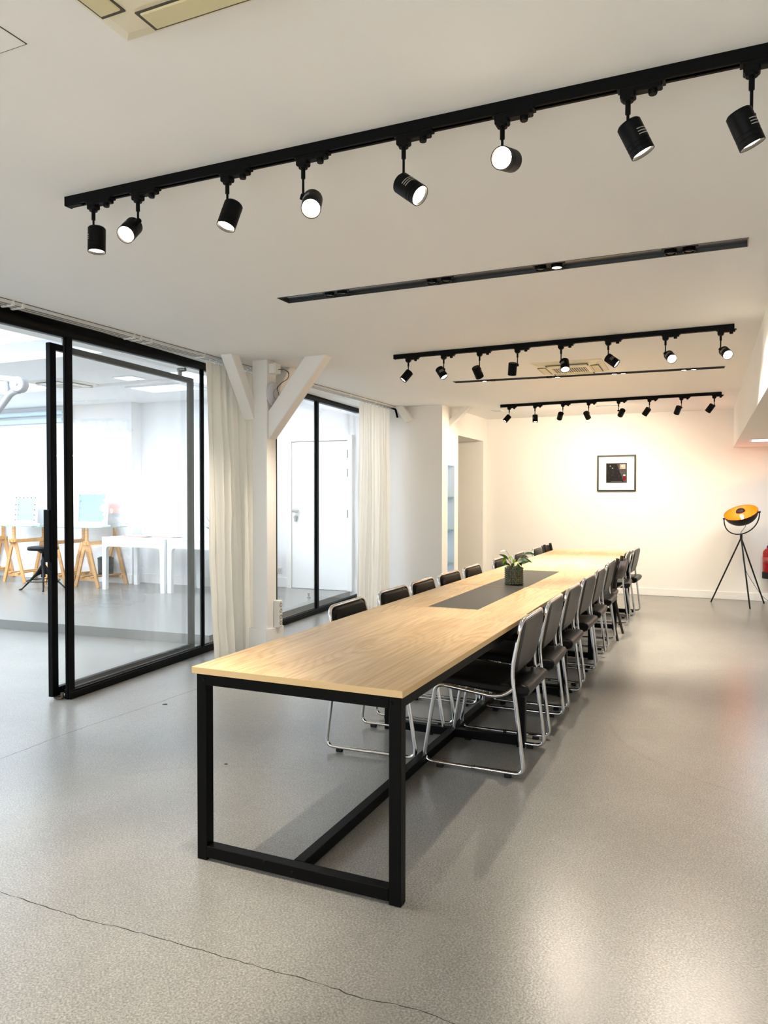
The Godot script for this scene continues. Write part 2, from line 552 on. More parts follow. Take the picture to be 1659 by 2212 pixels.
func shell() -> void:
	var fl := struct("floor", floor_mesh(Vector2(-12.2, -11.5), Vector2(2.4, 3.2), -0.15, 0.0), M.floor, "polished grey beige concrete floor with fine speckle and hairline cracks", "floor")
	obj("crack", crack([Vector2(-2.9, -1.85), Vector2(-2.318, -1.842), Vector2(-2.012, -1.839), Vector2(-1.908, -1.836), Vector2(-1.771, -1.851), Vector2(-1.598, -1.856), Vector2(-1.454, -1.860), Vector2(-1.316, -1.862), Vector2(-1.182, -1.862), Vector2(-1.102, -1.872), Vector2(-0.977, -1.868), Vector2(-0.902, -1.861), Vector2(-0.810, -1.881), Vector2(-0.744, -1.882), Vector2(-0.629, -1.876), Vector2(-0.3, -1.89)], 0.0018, 1), M.crack, fl)
	obj("crack", crack([Vector2(-3.49, -2.3), Vector2(-3.498, -2.788), Vector2(-3.495, -2.829), Vector2(-3.500, -2.990), Vector2(-3.513, -3.179), Vector2(-3.508, -3.412), Vector2(-3.499, -3.551), Vector2(-3.473, -3.929), Vector2(-3.471, -4.199), Vector2(-3.461, -4.370), Vector2(-3.46, -5.2)], 0.0016, 2), M.crack, fl)
	for q in [[Vector2(-3.40, -3.98), 0.022], [Vector2(-3.33, -2.62), 0.010], [Vector2(-2.35, -3.22), 0.012]]:
		var pts := PackedVector2Array()
		for k in 9: pts.append(q[0] + Vector2(cos(TAU * k / 9), sin(TAU * k / 9) * 0.6) * q[1] * [1.0, 0.7, 0.9, 1.2, 0.8, 0.6, 0.9, 1.1, 0.75][k])
		obj("chip", slab(pts, -0.002, 0.0012), M.crack, fl)
	# ceiling with the two long slots of the recessed lights cut out of it
	var ce := CSGBox3D.new()
	ce.name = "ceiling"
	ce.size = Vector3(7.05, 0.25, 14.7)
	add_child(ce)
	ce.position = Vector3(-1.125, H + 0.125, -4.15)
	ce.material = M.ceiling
	tag(ce, "flat white plastered ceiling above the long table", "ceiling", "", "structure")
	for s in [[Vector3(-1.159, H, -3.9), 2.53, 0.13, -0.008], [Vector3(-1.254, H, -7.49), 2.56, 0.11, 0.049]]:
		var cut := CSGBox3D.new()
		cut.name = "light_slot"
		cut.operation = CSGShape3D.OPERATION_SUBTRACTION
		cut.size = Vector3(s[1], 0.028, s[2])
		cut.material = M.slotblack
		ce.add_child(cut, true)
		cut.position = s[0] - ce.position
		cut.rotation.y = s[3]
	struct("wall_far", boxc(Vector3(-5.4, -0.1, -11.43), Vector3(2.4, 2.84, -11.23)), M.wall, "brightly lit cream white end wall with the framed picture")
	struct("baseboard_far", boxc(Vector3(-3.3, 0, -11.23), Vector3(2.2, 0.105, -11.213), 0.004), M.skirt, "low white baseboard along the bright end wall", "baseboard")
	struct("wall_grey", boxc(Vector3(-4.72, -0.1, -9.39), Vector3(-3.3, 2.7, -9.2)), M.wall, "shaded white wall between the far curtain and the shelf niche")
	struct("baseboard_grey", boxc(Vector3(-4.5, 0, -9.2), Vector3(-3.3, 0.14, -9.184), 0.004), M.skirt, "white baseboard at the foot of the shaded wall behind the chairs", "baseboard")
	var st := mb()
	for c in [[-9.39, -9.42, -0.1, 2.7], [-9.42, -9.70, -0.1, 0.2], [-9.42, -9.70, 1.815, 2.7], [-9.70, -9.85, -0.1, 2.7], [-9.85, -11.05, 2.24, 2.7], [-11.05, -11.3, -0.1, 2.7]]:
		bx(st, Vector3(-3.45, (c[2] + c[3]) / 2, (c[0] + c[1]) / 2), Vector3(0.3, c[3] - c[2], absf(c[1] - c[0])))
	struct("wall_niche", fin(st), M.wall, "white side wall with a tall shelf niche and an open doorway")
	st = mb()
	bx(st, Vector3(-4.5, 1.2, -9.80), Vector3(1.8, 2.6, 0.1))
	bx(st, Vector3(-4.5, 1.2, -11.12), Vector3(1.8, 2.6, 0.14))
	bx(st, Vector3(-5.3, 1.2, -10.45), Vector3(0.2, 2.6, 1.3))
	bx(st, Vector3(-4.5, 2.34, -10.45), Vector3(1.8, 0.2, 1.4))
	struct("wall_passage", fin(st), M.wall, "plain cream walls of the passage beyond the open doorway")
	var nw := struct("window_3", boxc(Vector3(-3.66, 0.15, -9.74), Vector3(-3.60, 1.86, -9.38)), M.white, "narrow pale blue frosted pane at the back of the shelf niche", "window")
	obj("pane", boxc(Vector3(-3.60, 0.2, -9.70), Vector3(-3.592, 1.815, -9.42)), M.nichepane, nw)
	for i in 3:
		var y: float = [1.383, 0.941, 0.492][i]
		var sh := base("glass_shelf", Vector3(-3.44, y, -9.56))
		tag(sh, ["top glass shelf in the narrow blue niche", "middle glass shelf in the narrow blue niche", "lowest glass shelf in the narrow blue niche just above the chairs"][i], "shelf", "glass shelves in the niche")
		obj("sheet", box(Vector3(0, 0.006, 0), Vector3(0.26, 0.012, 0.278), 0.002), M.glassedge, sh)
		obj("support_peg", box(Vector3(0.05, -0.012, 0.0), Vector3(0.014, 0.024, 0.014), 0.002), M.steel, sh)
	struct("wall_right", boxc(Vector3(2.2, -0.1, -11.4), Vector3(2.4, 2.84, 3.2)), M.wall, "white wall on the side out of view")
	struct("wall_corner", boxc(Vector3(-4.36, -0.1, -0.9), Vector3(-4.06, 2.84, 3.0)), M.wall, "white wall beside the photographer before the glazing starts")
	# wall behind the camera with its street window
	st = mb()
	bx(st, Vector3(-7.75, 1.9, 3.1), Vector3(8.9, 4.0, 0.2))
	bx(st, Vector3(1.65, 1.9, 3.1), Vector3(1.5, 4.0, 0.2))
	bx(st, Vector3(-1.2, 0.2, 3.1), Vector3(4.3, 0.7, 0.2))
	bx(st, Vector3(-1.2, 3.1, 3.1), Vector3(4.3, 1.5, 0.2))
	struct("wall_street", fin(st), M.wall, "white wall behind the camera with a wide street window")
	var sw := struct("window_4", boxc(Vector3(-3.35, 0.5, 3.0), Vector3(0.95, 0.55, 3.15)), M.white, "wide street window behind the camera", "window")
	for x in [-3.32, -1.92, -0.48, 0.92]: obj("frame_post", box(Vector3(x, 1.45, 3.07), Vector3(0.06, 1.9, 0.08)), M.white, sw)
	obj("frame_head", box(Vector3(-1.2, 2.37, 3.07), Vector3(4.3, 0.06, 0.08)), M.white, sw)
	for x in [-2.62, -1.2, 0.22]: obj("pane", box(Vector3(x, 1.45, 3.09), Vector3(1.36, 1.8, 0.012)), M.daylight, sw)
	# boxed-in duct along the aisle side
	struct("trim_1", slab(PackedVector2Array([Vector2(0.287, -3.3), Vector2(0.181, -9.69), Vector2(0.155, -11.24), Vector2(2.21, -11.24), Vector2(2.21, -3.3)]), 2.07, H + 0.01), M.wall, "white boxed duct below the ceiling along the aisle, beside the tracks", "duct")
	var pl := base("ceiling_light", Vector3(0.62, 2.07, -9.80))
	tag(pl, "bright flat light panel set in the underside of the duct", "ceiling light")
	obj("frame", box(Vector3(0, -0.004, 0), Vector3(0.62, 0.012, 0.34), 0.003), M.white, pl)
	obj("light_panel", box(Vector3(0, -0.012, 0), Vector3(0.57, 0.006, 0.29), 0.001), glow(Color(0.93, 0.96, 1.0), 4.0), pl)
	area("duct_panel_light", Vector3(0.62, 2.05, -9.80), Vector3.DOWN, Vector2(0.55, 0.28), 6.0, Color(0.95, 0.97, 1.0))

func glazing() -> void:
	# one long black steel screen; its own axes: -z runs along the wall away from the camera, +x into the room
	var g := Node3D.new()
	g.name = "window_1"
	add_child(g)
	g.position = Vector3(-4.06, 0, -3.6)
	g.rotation.y = 0.0755
	tag(g, "long black steel framed glass screen between room and studio", "window", "", "structure")
	var st := mb()
	# the old ceiling is not quite level, so the header tapers slightly along its run
	var rings := []
	for q in [[2.55, 2.43], [0.35, 2.474], [-1.8, 2.525], [-5.69, 2.533]]:
		rings.append([Vector3(0.0, q[1], q[0]), Vector3(0.0, H, q[0]), Vector3(-0.07, H, q[0]), Vector3(-0.07, q[1], q[0])])
	loft(st, rings)
	obj("header", fin(st), M.black, g)
	for s in [[-0.202, -5.69]]:
		st = mb()
		bx(st, Vector3(-0.02, 0.025, (s[0] + s[1]) / 2), Vector3(0.06, 0.05, s[0] - s[1]), 0.004)
		bx(st, Vector3(-0.042, 0.058, (s[0] + s[1]) / 2), Vector3(0.02, 0.02, s[0] - s[1]), 0.003)
		bx(st, Vector3(-0.002, 0.055, (s[0] + s[1]) / 2), Vector3(0.012, 0.014, s[0] - s[1]), 0.002)
		obj("sill", fin(st), M.black, g)
	for q in [[-0.2275, 0.052, 2.492], [-1.845, 0.02, 2.53], [-3.21, 0.04, 2.532], [-4.255, 0.06, 2.533], [-5.66, 0.04, 2.535]]:
		st = mb()
		bx(st, Vector3(-0.02, q[2] / 2, q[0]), Vector3(0.04, q[2], q[1]), 0.004)
		bx(st, Vector3(-0.02, q[2] / 2, q[0]), Vector3(0.014, q[2], q[1] + 0.014), 0.002)
		obj("post", fin(st), M.black, g)
	for s in [[-0.25, -1.83], [-1.86, -3.185], [-3.235, -4.22], [-4.29, -5.635]]:
		obj("pane", box(Vector3(-0.02, 1.27, (s[0] + s[1]) / 2), Vector3(0.008, 2.42, s[0] - s[1])), M.pane, g)
	# sliding door hung on the studio side
	var d := Node3D.new()
	d.name = "door_1"
	add_child(d)
	d.position = g.position
	d.rotation.y = g.rotation.y
	tag(d, "black framed sliding glass door pushed open along the screen", "door", "", "structure")
	for z in [-0.178, -1.815]: obj("stile", box(Vector3(-0.118, 1.235, z), Vector3(0.04, 2.43, 0.056), 0.003), M.black, d)
	obj("top_rail", box(Vector3(-0.118, 2.428, -0.9985), Vector3(0.04, 0.044, 1.609), 0.003), M.black, d)
	obj("bottom_rail", box(Vector3(-0.118, 0.05, -0.9985), Vector3(0.04, 0.06, 1.609), 0.003), M.black, d)
	obj("pane", box(Vector3(-0.118, 1.235, -0.9985), Vector3(0.006, 2.35, 1.609)), M.pane, d)
	obj("pull_handle", box(Vector3(-0.125, 1.13, -0.140), Vector3(0.05, 0.36, 0.02), 0.003), M.black, d)
	for z in [-0.31, -1.66]:
		st = mb()
		bx(st, Vector3(-0.118, 2.475, z), Vector3(0.02, 0.06, 0.045), 0.003)
		tube(st, [Vector3(-0.135, 2.50, z), Vector3(-0.06, 2.50, z)], 0.018, 12)
		obj("roller", fin(st), M.steel, d)
	st = mb()
	bx(st, Vector3(-0.08, 0.010, -0.20), Vector3(0.07, 0.012, 0.06), 0.002)
	tube(st, [Vector3(-0.06, 0.01, -0.195), Vector3(-0.06, 0.045, -0.195)], 0.012, 10)
	obj("floor_guide", fin(st), M.brass, d)
	# curtain rail on the ceiling: three slim runs joined by clips
	var r := base("curtain_rail", Vector3(-3.97, H, -5.2))
	tag(r, "slim three run aluminium curtain rail on the ceiling above the glass screen", "curtain rail")
	for i in 3:
		var rr := obj("rail_run", box(Vector3(-0.035 + 0.036 * i, -0.013, 0), Vector3(0.024, 0.024, 8.05), 0.003), M.alu, r)
		obj("groove", box(Vector3(-0.035 + 0.036 * i, -0.0245, 0), Vector3(0.008, 0.003, 8.04)), M.airdark, rr)
	obj("backplate", box(Vector3(0, -0.002, 0), Vector3(0.10, 0.004, 8.04)), M.airdark, r)
	for z in [1.95, 1.88, 0.92, 0.85, 0.74, 0.10, -1.6, -2.6, -3.3]:
		obj("clip", box(Vector3(0.0, -0.016, z), Vector3(0.105, 0.034, 0.022), 0.004), M.plastic, r)
	st = mb()
	tube(st, fillet([[Vector3(0, -0.02, -3.9), 0], [Vector3(0.01, -0.03, -4.0), 0.02], [Vector3(0.055, -0.14, -3.96), 0]]), 0.014, 8)
	obj("end_strap", fin(st), M.black, r)

func studio_shell() -> void:
	var w: Material = M.studio
	struct("trim_2", slab(PackedVector2Array([Vector2(-12.0, -5.22), Vector2(-4.36, -5.72), Vector2(-4.64, -9.2), Vector2(-12.0, -9.2)]), 0.0, 0.095), M.plinth, "raised grey concrete floor step across the studio", "step")
	struct("wall_studio", boxc(Vector3(-12.2, -0.1, -8.8), Vector3(-7.95, 3.0, -8.6)), w, "bright white studio wall behind the trestle table")
	struct("wall_studio_recess", boxc(Vector3(-7.96, -0.1, -9.0), Vector3(-5.98, 3.0, -8.8)), w, "bright white studio wall behind the white desks")
	struct("wall_hall", boxc(Vector3(-6.1, -0.1, -9.4), Vector3(-4.5, 3.0, -9.2)), w, "white wall around the closed hall door")
	struct("wall_hall_return", boxc(Vector3(-6.2, -0.1, -9.3), Vector3(-5.98, 3.0, -8.81)), w, "short white return beside the hall door")
	struct("wall_studio_side", boxc(Vector3(-12.4, -0.1, -9.4), Vector3(-12.2, 4.0, 3.2)), w, "white studio wall on the far side out of view")
	struct("baseboard_studio", boxc(Vector3(-12.0, 0.095, -8.6), Vector3(-7.95, 0.235, -8.585), 0.004), M.skirt, "white baseboard behind the trestle table", "baseboard")
	struct("baseboard_studio_recess", boxc(Vector3(-7.95, 0.095, -8.8), Vector3(-6.0, 0.235, -8.785), 0.004), M.skirt, "white baseboard under the white desks", "baseboard")
	struct("baseboard_hall", boxc(Vector3(-6.0, 0.095, -9.2), Vector3(-5.62, 0.235, -9.185), 0.004), M.skirt, "white baseboard under the hall outlet", "baseboard")
	var st := mb()
	bx(st, Vector3(-8.4, 2.92, -7.55), Vector3(7.6, 0.2, 3.78))
	bx(st, Vector3(-8.4, 3.4, -5.72), Vector3(7.6, 1.0, 0.12))
	struct("ceiling_studio", fin(st), w, "white studio ceiling above the desks and its raised front edge", "ceiling")
	struct("ceiling_studio_drop", boxc(Vector3(-12.2, 2.79, -8.8), Vector3(-6.0, 2.83, -7.26)), w, "slightly lowered strip of studio ceiling along the back wall", "ceiling")
	struct("ceiling_roof", boxc(Vector3(-12.4, 3.7, -5.7), Vector3(-4.3, 3.9, 3.2)), w, "high studio roof with daylight panels, out of view", "ceiling")
	struct("wall_upstand", boxc(Vector3(-4.72, 2.6, -5.7), Vector3(-4.6, 3.9, 3.2)), w, "white wall above the glass screen on the studio side")
	var rl := struct("window_2", boxc(Vector3(-10.6, 3.66, -4.4), Vector3(-5.4, 3.70, 0.4)), M.white, "large daylight roof panel high above the studio", "window")
	for i in 3: obj("pane", box(Vector3(-9.7 + i * 1.7, 3.65, -2.0), Vector3(1.6, 0.012, 4.6)), M.daylight, rl)
	# hall door
	var d := struct("door_2", boxc(Vector3(-5.54, 0.1, -9.2), Vector3(-4.66, 2.16, -9.165), 0.003), M.white, "closed plain white hall door with lever and cylinder lock", "door")
	obj("frame", plate([Vector2(-5.615, 0.096), Vector2(-5.545, 0.096), Vector2(-5.545, 2.168), Vector2(-4.655, 2.168), Vector2(-4.655, 0.096), Vector2(-4.585, 0.096), Vector2(-4.585, 2.236), Vector2(-5.615, 2.236)], -9.2, -9.15), M.skirt, d)
	st = mb()
	tube(st, [Vector3(-5.47, 1.19, -9.165), Vector3(-5.47, 1.19, -9.11)], 0.016, 12)
	tube(st, [Vector3(-5.50, 1.19, -9.115), Vector3(-5.41, 1.19, -9.115)], 0.02, 12)
	obj("door_handle", fin(st), M.steel, d)
	st = mb()
	tube(st, [Vector3(-5.47, 1.10, -9.165), Vector3(-5.47, 1.10, -9.135)], 0.026, 14)
	bx(st, Vector3(-5.47, 1.085, -9.14), Vector3(0.03, 0.085, 0.03), 0.006)
	obj("lock", fin(st), M.steel, d)
	for y in [1.98, 1.72, 1.16]: obj("hinge", box(Vector3(-4.652, y, -9.155), Vector3(0.022, 0.11, 0.022), 0.004), M.steel, d)

# ---------------------------------------------------------------- ceiling fittings
var HOUSING: ArrayMesh
var LENS: ArrayMesh
var VENT: ArrayMesh
var ADAPTER: ArrayMesh
var LOCKKNOB: ArrayMesh

func light_heads() -> void:
	var down := Transform3D(Basis(Vector3.RIGHT, -PI / 2), Vector3.ZERO)   # +y of the profile to -z
	var prof := []
	for p in [[0.0, -0.048], [0.029, -0.048], [0.0335, -0.043], [0.0335, 0.016], [0.0322, 0.0165], [0.0322, 0.019], [0.0335, 0.0195], [0.0335, 0.029], [0.0322, 0.0295], [0.0322, 0.0315], [0.0335, 0.032], [0.0335, 0.048], [0.031, 0.048], [0.030, 0.036], [0.0, 0.036]]: prof.append(Vector2(p[0], p[1]))
	var st := mb()
	lathe(st, prof, 28, down, true)
	HOUSING = fin(st)
	st = mb()
	var lp := []
	for p in [[0.0, 0.0435], [0.015, 0.0425], [0.0295, 0.039], [0.0295, 0.0365], [0.0, 0.0365]]: lp.append(Vector2(p[0], p[1]))
	lathe(st, lp, 24, down)
	LENS = fin(st, true)
	st = mb()
	var rings := []
	for k in 11:
		var a := deg_to_rad(-38.0 + 7.6 * k)
		var ring := []
		for q in [[0.0330, -0.0012], [0.0340, -0.0012], [0.0340, 0.0012], [0.0330, 0.0012]]: ring.append(Vector3(sin(a) * q[0], cos(a) * q[0], q[1]))
		rings.append(ring)
	loft(st, rings)
	VENT = fin(st)
	st = mb()
	bx(st, Vector3(0.035, -0.009, 0), Vector3(0.112, 0.018, 0.032), 0.003)
	bx(st, Vector3(0.0, -0.021, 0), Vector3(0.042, 0.022, 0.034), 0.004)
	bx(st, Vector3(0.035, -0.003, 0), Vector3(0.128, 0.006, 0.034), 0.001)
	lathe(st, [Vector2(0, -0.038), Vector2(0.0155, -0.038), Vector2(0.0165, -0.031), Vector2(0.0165, -0.026)], 14, Transform3D.IDENTITY, true)
	ADAPTER = fin(st)
	st = mb()
	lathe(st, [Vector2(0, -0.031), Vector2(0.011, -0.031), Vector2(0.0125, -0.026), Vector2(0.0125, -0.018), Vector2(0, -0.018)], 8, Transform3D(Basis.IDENTITY, Vector3(0.066, 0, 0)), true)
	LOCKKNOB = fin(st)

func spotlight(at: Vector3, turn: float, head: Vector3, d: Vector3, e: float, angle: float, label: String, group: String) -> void:
	var o := base("track_spotlight", at)
	tag(o, label, "spotlight", group)
	var ad := obj("adapter", ADAPTER, M.lampblack, o)
	ad.rotation.y = turn
	var kn := obj("lock_knob", LOCKKNOB, M.lampblack, o)
	kn.rotation.y = turn
	var hp := head - at
	var pv := Vector3(0, hp.y + 0.026, 0)
	var st := mb()
	tube(st, [Vector3(0, -0.036, 0), Vector3(0, -0.072, 0)], 0.0075, 10)
	tube(st, [Vector3(0, -0.07, 0), pv], 0.0042, 8)
	obj("stem", fin(st), M.lampblack, o)
	st = mb()
	var near: Vector3 = hp - d * 0.026
	var dir := (near - pv)
	tube(st, [pv - dir.normalized() * 0.010, pv + dir * 0.9], 0.010, 12)
	obj("knuckle", fin(st, true), M.lampblack, o)
	var b := Basis.looking_at(d, Vector3.UP if absf(d.y) < 0.97 else Vector3.BACK)
	var hs := obj("housing", HOUSING, M.lampblack, o, hp)
	hs.basis = b
	var ln := obj("lens", LENS, M.lens, o, hp)
	ln.basis = b
	for k in 3:
		var v := obj("vent_slot", VENT, M.slotgrey, hs)
		v.basis = Basis(Vector3.FORWARD, 0.9)
		v.position = Vector3(0, 0, 0.012 - 0.008 * k)
	spot(o, hp + d * 0.056, d, e, angle, Color(1.0, 0.925, 0.81) if angle > 60.0 else Color(1.0, 0.945, 0.875))

func track(a: Vector3, b: Vector3, label: String, heads: Array, e: float, angle: float, row: String) -> void:
	var o := base("light_track", (a + b) / 2.0, atan2(-(b.z - a.z), b.x - a.x))
	var len := (b - a).length()
	tag(o, label, "light track", "black ceiling light tracks")
	var st := mb()
	bx(st, Vector3(0, -0.017, 0.0155), Vector3(len, 0.034, 0.005), 0.001)
	bx(st, Vector3(0, -0.017, -0.0155), Vector3(len, 0.034, 0.005), 0.001)
	bx(st, Vector3(0, -0.004, 0), Vector3(len, 0.008, 0.03))
	bx(st, Vector3(0, -0.033, 0.0105), Vector3(len, 0.003, 0.007))
	bx(st, Vector3(0, -0.033, -0.0105), Vector3(len, 0.003, 0.007))
	obj("rail", fin(st), M.track, o)
	st = mb()
	for s in [0.006, -0.006]: bx(st, Vector3(0, -0.028, s), Vector3(len, 0.003, 0.003))
	obj("conductor", fin(st), M.blackgloss, o)
	for s in [-1.0, 1.0]:
		st = mb()
		bx(st, Vector3(s * (len / 2 + 0.004), -0.018, 0), Vector3(0.012, 0.038, 0.038), 0.003)
		if s < 0: bx(st, Vector3(s * (len / 2 - 0.03), -0.03, 0), Vector3(0.075, 0.014, 0.026), 0.002)
		obj("end_cap", fin(st), M.track, o)
	for i in heads.size():
		var h: Array = heads[i]
		var t: float = (h[0] - a.x) / (b.x - a.x)
		var p := a.lerp(b, t) + Vector3(0, -0.034, 0)
		spotlight(p, o.rotation.y, h[1], h[2], h[4] * e, angle, "%s spotlight from curtain end of %s track, %s" % [ORD[i], row, h[3]], "spotlights on the %s track" % row)

func air_unit(c: Vector3, s: float, turn: float, label: String, body: Material, flap: Material) -> void:
	var o := base("air_conditioner", c, turn)
	tag(o, label, "air conditioner")
	var h := s / 2
	var st := mb()
	var rings := []
	for q in [[h, 0.0], [h, -0.006], [h - 0.05, -0.026], [h - 0.10, -0.03], [h * 0.60, -0.03]]:
		var r: float = q[0]
		rings.append([Vector3(-r, q[1], -r), Vector3(r, q[1], -r), Vector3(r, q[1], r), Vector3(-r, q[1], r)])
	for i in range(rings.size() - 1):
		for j in 4:
			var k := (j + 1) % 4
			poly(st, [rings[i][j], rings[i][k], rings[i + 1][k], rings[i + 1][j]], Vector3.DOWN + (rings[i][j] + rings[i][k]) * 0.2)
	obj("cover", fin(st), body, o)
	obj("filter_grille", box(Vector3(0, -0.029, 0), Vector3(h * 1.2, 0.012, h * 1.2), 0.003), body, o)
	obj("grille_gap", box(Vector3(0, -0.0325, 0), Vector3(h * 0.98, 0.006, h * 0.82)), M.airdark, o)
	st = mb()
	for k in 15: bx(st, Vector3(h * (-0.46 + 0.066 * k), -0.036, 0), Vector3(0.007, 0.006, h * 0.82))
	tag(obj("grille_slats", fin(st), body, o), "", "", "", "stuff")
	for k in 4:
		var a := PI / 2 * k
		var r := Basis(Vector3.UP, a)
		var f := obj("air_flap", box(Vector3(0, -0.0325, 0), Vector3(h * 1.14, 0.008, 0.062), 0.003), flap, o, r * Vector3(0, 0, h * 0.76))
		f.rotation.y = a
		var sl := obj("flap_gap", box(Vector3(0, -0.031, 0), Vector3(h * 1.2, 0.004, 0.072)), M.airdark, o, r * Vector3(0, 0, h * 0.76))
		sl.rotation.y = a

func pod(at: Vector3, turn: float, lit: Array, label: String, row: String) -> void:
	var o := base("downlight", at, turn)
	tag(o, label, "downlight", "twin downlights in the %s ceiling slot" % row)
	var st := mb()
	var pts := PackedVector2Array()
	for k in 24:
		var a := TAU * k / 24
		pts.append(Vector2(cos(a) * 0.045 + (0.038 if cos(a) > 0 else -0.038), sin(a) * 0.045))
	obj("plate", slab(pts, -0.004, 0.004), M.lampblack, o)
	for i in 2:
		var x := -0.042 + 0.084 * i
		var prof := [Vector2(0, 0.004), Vector2(0.030, 0.004), Vector2(0.029, -0.022), Vector2(0.025, -0.022), Vector2(0.024, -0.012), Vector2(0, -0.012)]
		st = mb()
		lathe(st, prof, 18, Transform3D(Basis.IDENTITY, Vector3(x, 0, 0)), true)
		obj("lamp_head", fin(st), M.lampblack, o)
		st = mb()
		lathe(st, [Vector2(0, -0.021), Vector2(0.0245, -0.019), Vector2(0.0245, -0.012), Vector2(0, -0.012)], 16, Transform3D(Basis.IDENTITY, Vector3(x, 0, 0)))
		obj("lens", fin(st, true), M.downlens if lit[i] else M.blackgloss, o)
		if lit[i]: spot(o, Vector3(x, -0.036, 0), Vector3(0, -1, 0.001), 1.6, 38.0, Color(1.0, 0.95, 0.88))

func ceiling_fittings() -> void:
	light_heads()
	var r1 := [
		[-2.244, Vector3(-2.228, 2.404, -2.228), Vector3(0.018, -0.999, 0.038), "pointing straight down", 1.0],
		[-2.021, Vector3(-2.060, 2.418, -2.228), Vector3(0.223, -0.635, 0.739), "lens facing out", 1.0],
		[-1.612, Vector3(-1.601, 2.404, -2.228), Vector3(-0.144, -0.938, 0.316), "leaning slightly back to the curtain side", 1.0],
		[-1.301, Vector3(-1.267, 2.393, -2.228), Vector3(0.313, -0.647, 0.696), "tilted forward with a round glowing lens", 1.0],
		[-0.932, Vector3(-0.910, 2.383, -2.228), Vector3(0.773, -0.621, 0.129), "swung halfway over to the aisle", 1.0],
		[-0.610, Vector3(-0.596, 2.419, -2.228), Vector3(-0.084, -0.274, 0.958), "turned almost level towards the camera", 1.0],
		[-0.248, Vector3(-0.227, 2.411, -2.228), Vector3(0.422, -0.895, -0.145), "tilted down with three slits showing", 0.45],
		[0.065, Vector3(0.051, 2.383, -2.228), Vector3(0.380, -0.913, -0.149), "beside the picture edge", 0.35]]
	var r2 := [
		[-2.379, Vector3(-2.396, 2.406, -5.796), Vector3(-0.529, -0.765, 0.367), "leaning to the curtains", 1.0],
		[-2.063, Vector3(-2.081, 2.409, -5.784), Vector3(0.561, -0.821, 0.109), "leaning to the aisle with lit lens", 1.0],
		[-1.757, Vector3(-1.772, 2.392, -5.771), Vector3(0.205, -0.775, -0.598), "tilted away with lens hidden", 0.6],
		[-1.448, Vector3(-1.488, 2.397, -5.760), Vector3(-0.157, -0.922, -0.353), "upright with lens hidden", 0.6],
		[-1.110, Vector3(-1.081, 2.395, -5.744), Vector3(0.177, -0.835, 0.521), "glowing before the air conditioner", 1.0],
		[-0.763, Vector3(-0.736, 2.402, -5.731), Vector3(0.780, -0.622, 0.068), "at the air conditioner edge", 1.0],
		[-0.367, Vector3(-0.334, 2.397, -5.715), Vector3(0.311, -0.488, 0.816), "glaring towards the camera", 0.6],
		[-0.008, Vector3(0.025, 2.396, -5.701), Vector3(0.311, -0.488, 0.816), "glaring at the aisle end", 0.5]]
	var r3 := [
		[-2.494, Vector3(-2.522, 2.407, -9.504), Vector3(-0.590, -0.756, 0.283), "swung towards the doorway", 0.7],
		[-2.155, Vector3(-2.152, 2.389, -9.479), Vector3(0.051, -0.993, 0.110), "hanging straight down with lit lens", 0.25],
		[-1.800, Vector3(-1.834, 2.406, -9.456), Vector3(-0.321, -0.617, -0.718), "aimed at the end wall", 1.0],
		[-1.483, Vector3(-1.502, 2.398, -9.433), Vector3(0.260, -0.714, -0.650), "tilted to the aisle and end wall", 1.0],
		[-1.127, Vector3(-1.093, 2.408, -9.405), Vector3(-0.411, -0.614, -0.674), "aimed at the framed picture wall", 1.0],
		[-0.774, Vector3(-0.806, 2.407, -9.385), Vector3(-0.570, -0.772, -0.282), "leaning left above the picture", 1.0],
		[-0.422, Vector3(-0.461, 2.406, -9.361), Vector3(-0.327, -0.809, -0.489), "tilted a little to the end wall", 1.0],
		[-0.073, Vector3(-0.115, 2.410, -9.337), Vector3(-0.570, -0.772, -0.282), "leaning left at the aisle end", 1.0]]
	track(Vector3(-2.37, H, -2.228), Vector3(0.36, H, -2.228), "long black light track nearest the camera across the ceiling", r1, 1.65, 34.0, "front")
	track(Vector3(-2.5, H, -5.800), Vector3(0.067, H, -5.699), "black light track across the middle of the ceiling before the air conditioner", r2, 1.55, 36.0, "middle")
	track(Vector3(-2.602, H, -9.510), Vector3(-0.006, H, -9.329), "black light track close to the bright end wall", r3, 0.66, 74.0, "back")
	var r0 := []
	for k in 6:
		r0.append([-2.3 + 0.62 * k, Vector3(-2.3 + 0.62 * k, 2.404, 1.45), Vector3([-0.25, 0.2, -0.1, 0.3, 0.0, 0.2][k], -0.95, [0.2, -0.25, -0.3, -0.2, 0.1, -0.3][k]).normalized(), "behind the camera", 1.0])
	track(Vector3(-2.5, H, 1.45), Vector3(1.1, H, 1.45), "black light track behind the camera, out of view", r0, 3.7, 48.0, "rear")
	# recessed twin downlights
	for i in 4:
		pod(Vector3(-2.06 + [0.0, 0.64, 1.24, 1.87][i], H + 0.012, -3.9), 0.0, [false, i == 2], ["unlit twin downlight at the curtain end of the front ceiling slot", "unlit twin downlight, second in the front ceiling slot", "twin downlight with one lit lamp in the front ceiling slot", "unlit twin downlight at the aisle end of the front ceiling slot"][i], "front")
		var x: float = [-2.17, -1.52, -0.90, -0.28][i]
		pod(Vector3(x, H + 0.012, -7.49 - (x + 1.254) * 0.049), 0.049, [i != 1, i != 0], ["twin downlight at the curtain end of the back ceiling slot", "twin downlight, second in the back slot behind the air conditioner", "twin downlight, third in the back slot right of the air conditioner", "twin downlight at the aisle end of the back ceiling slot"][i], "back")
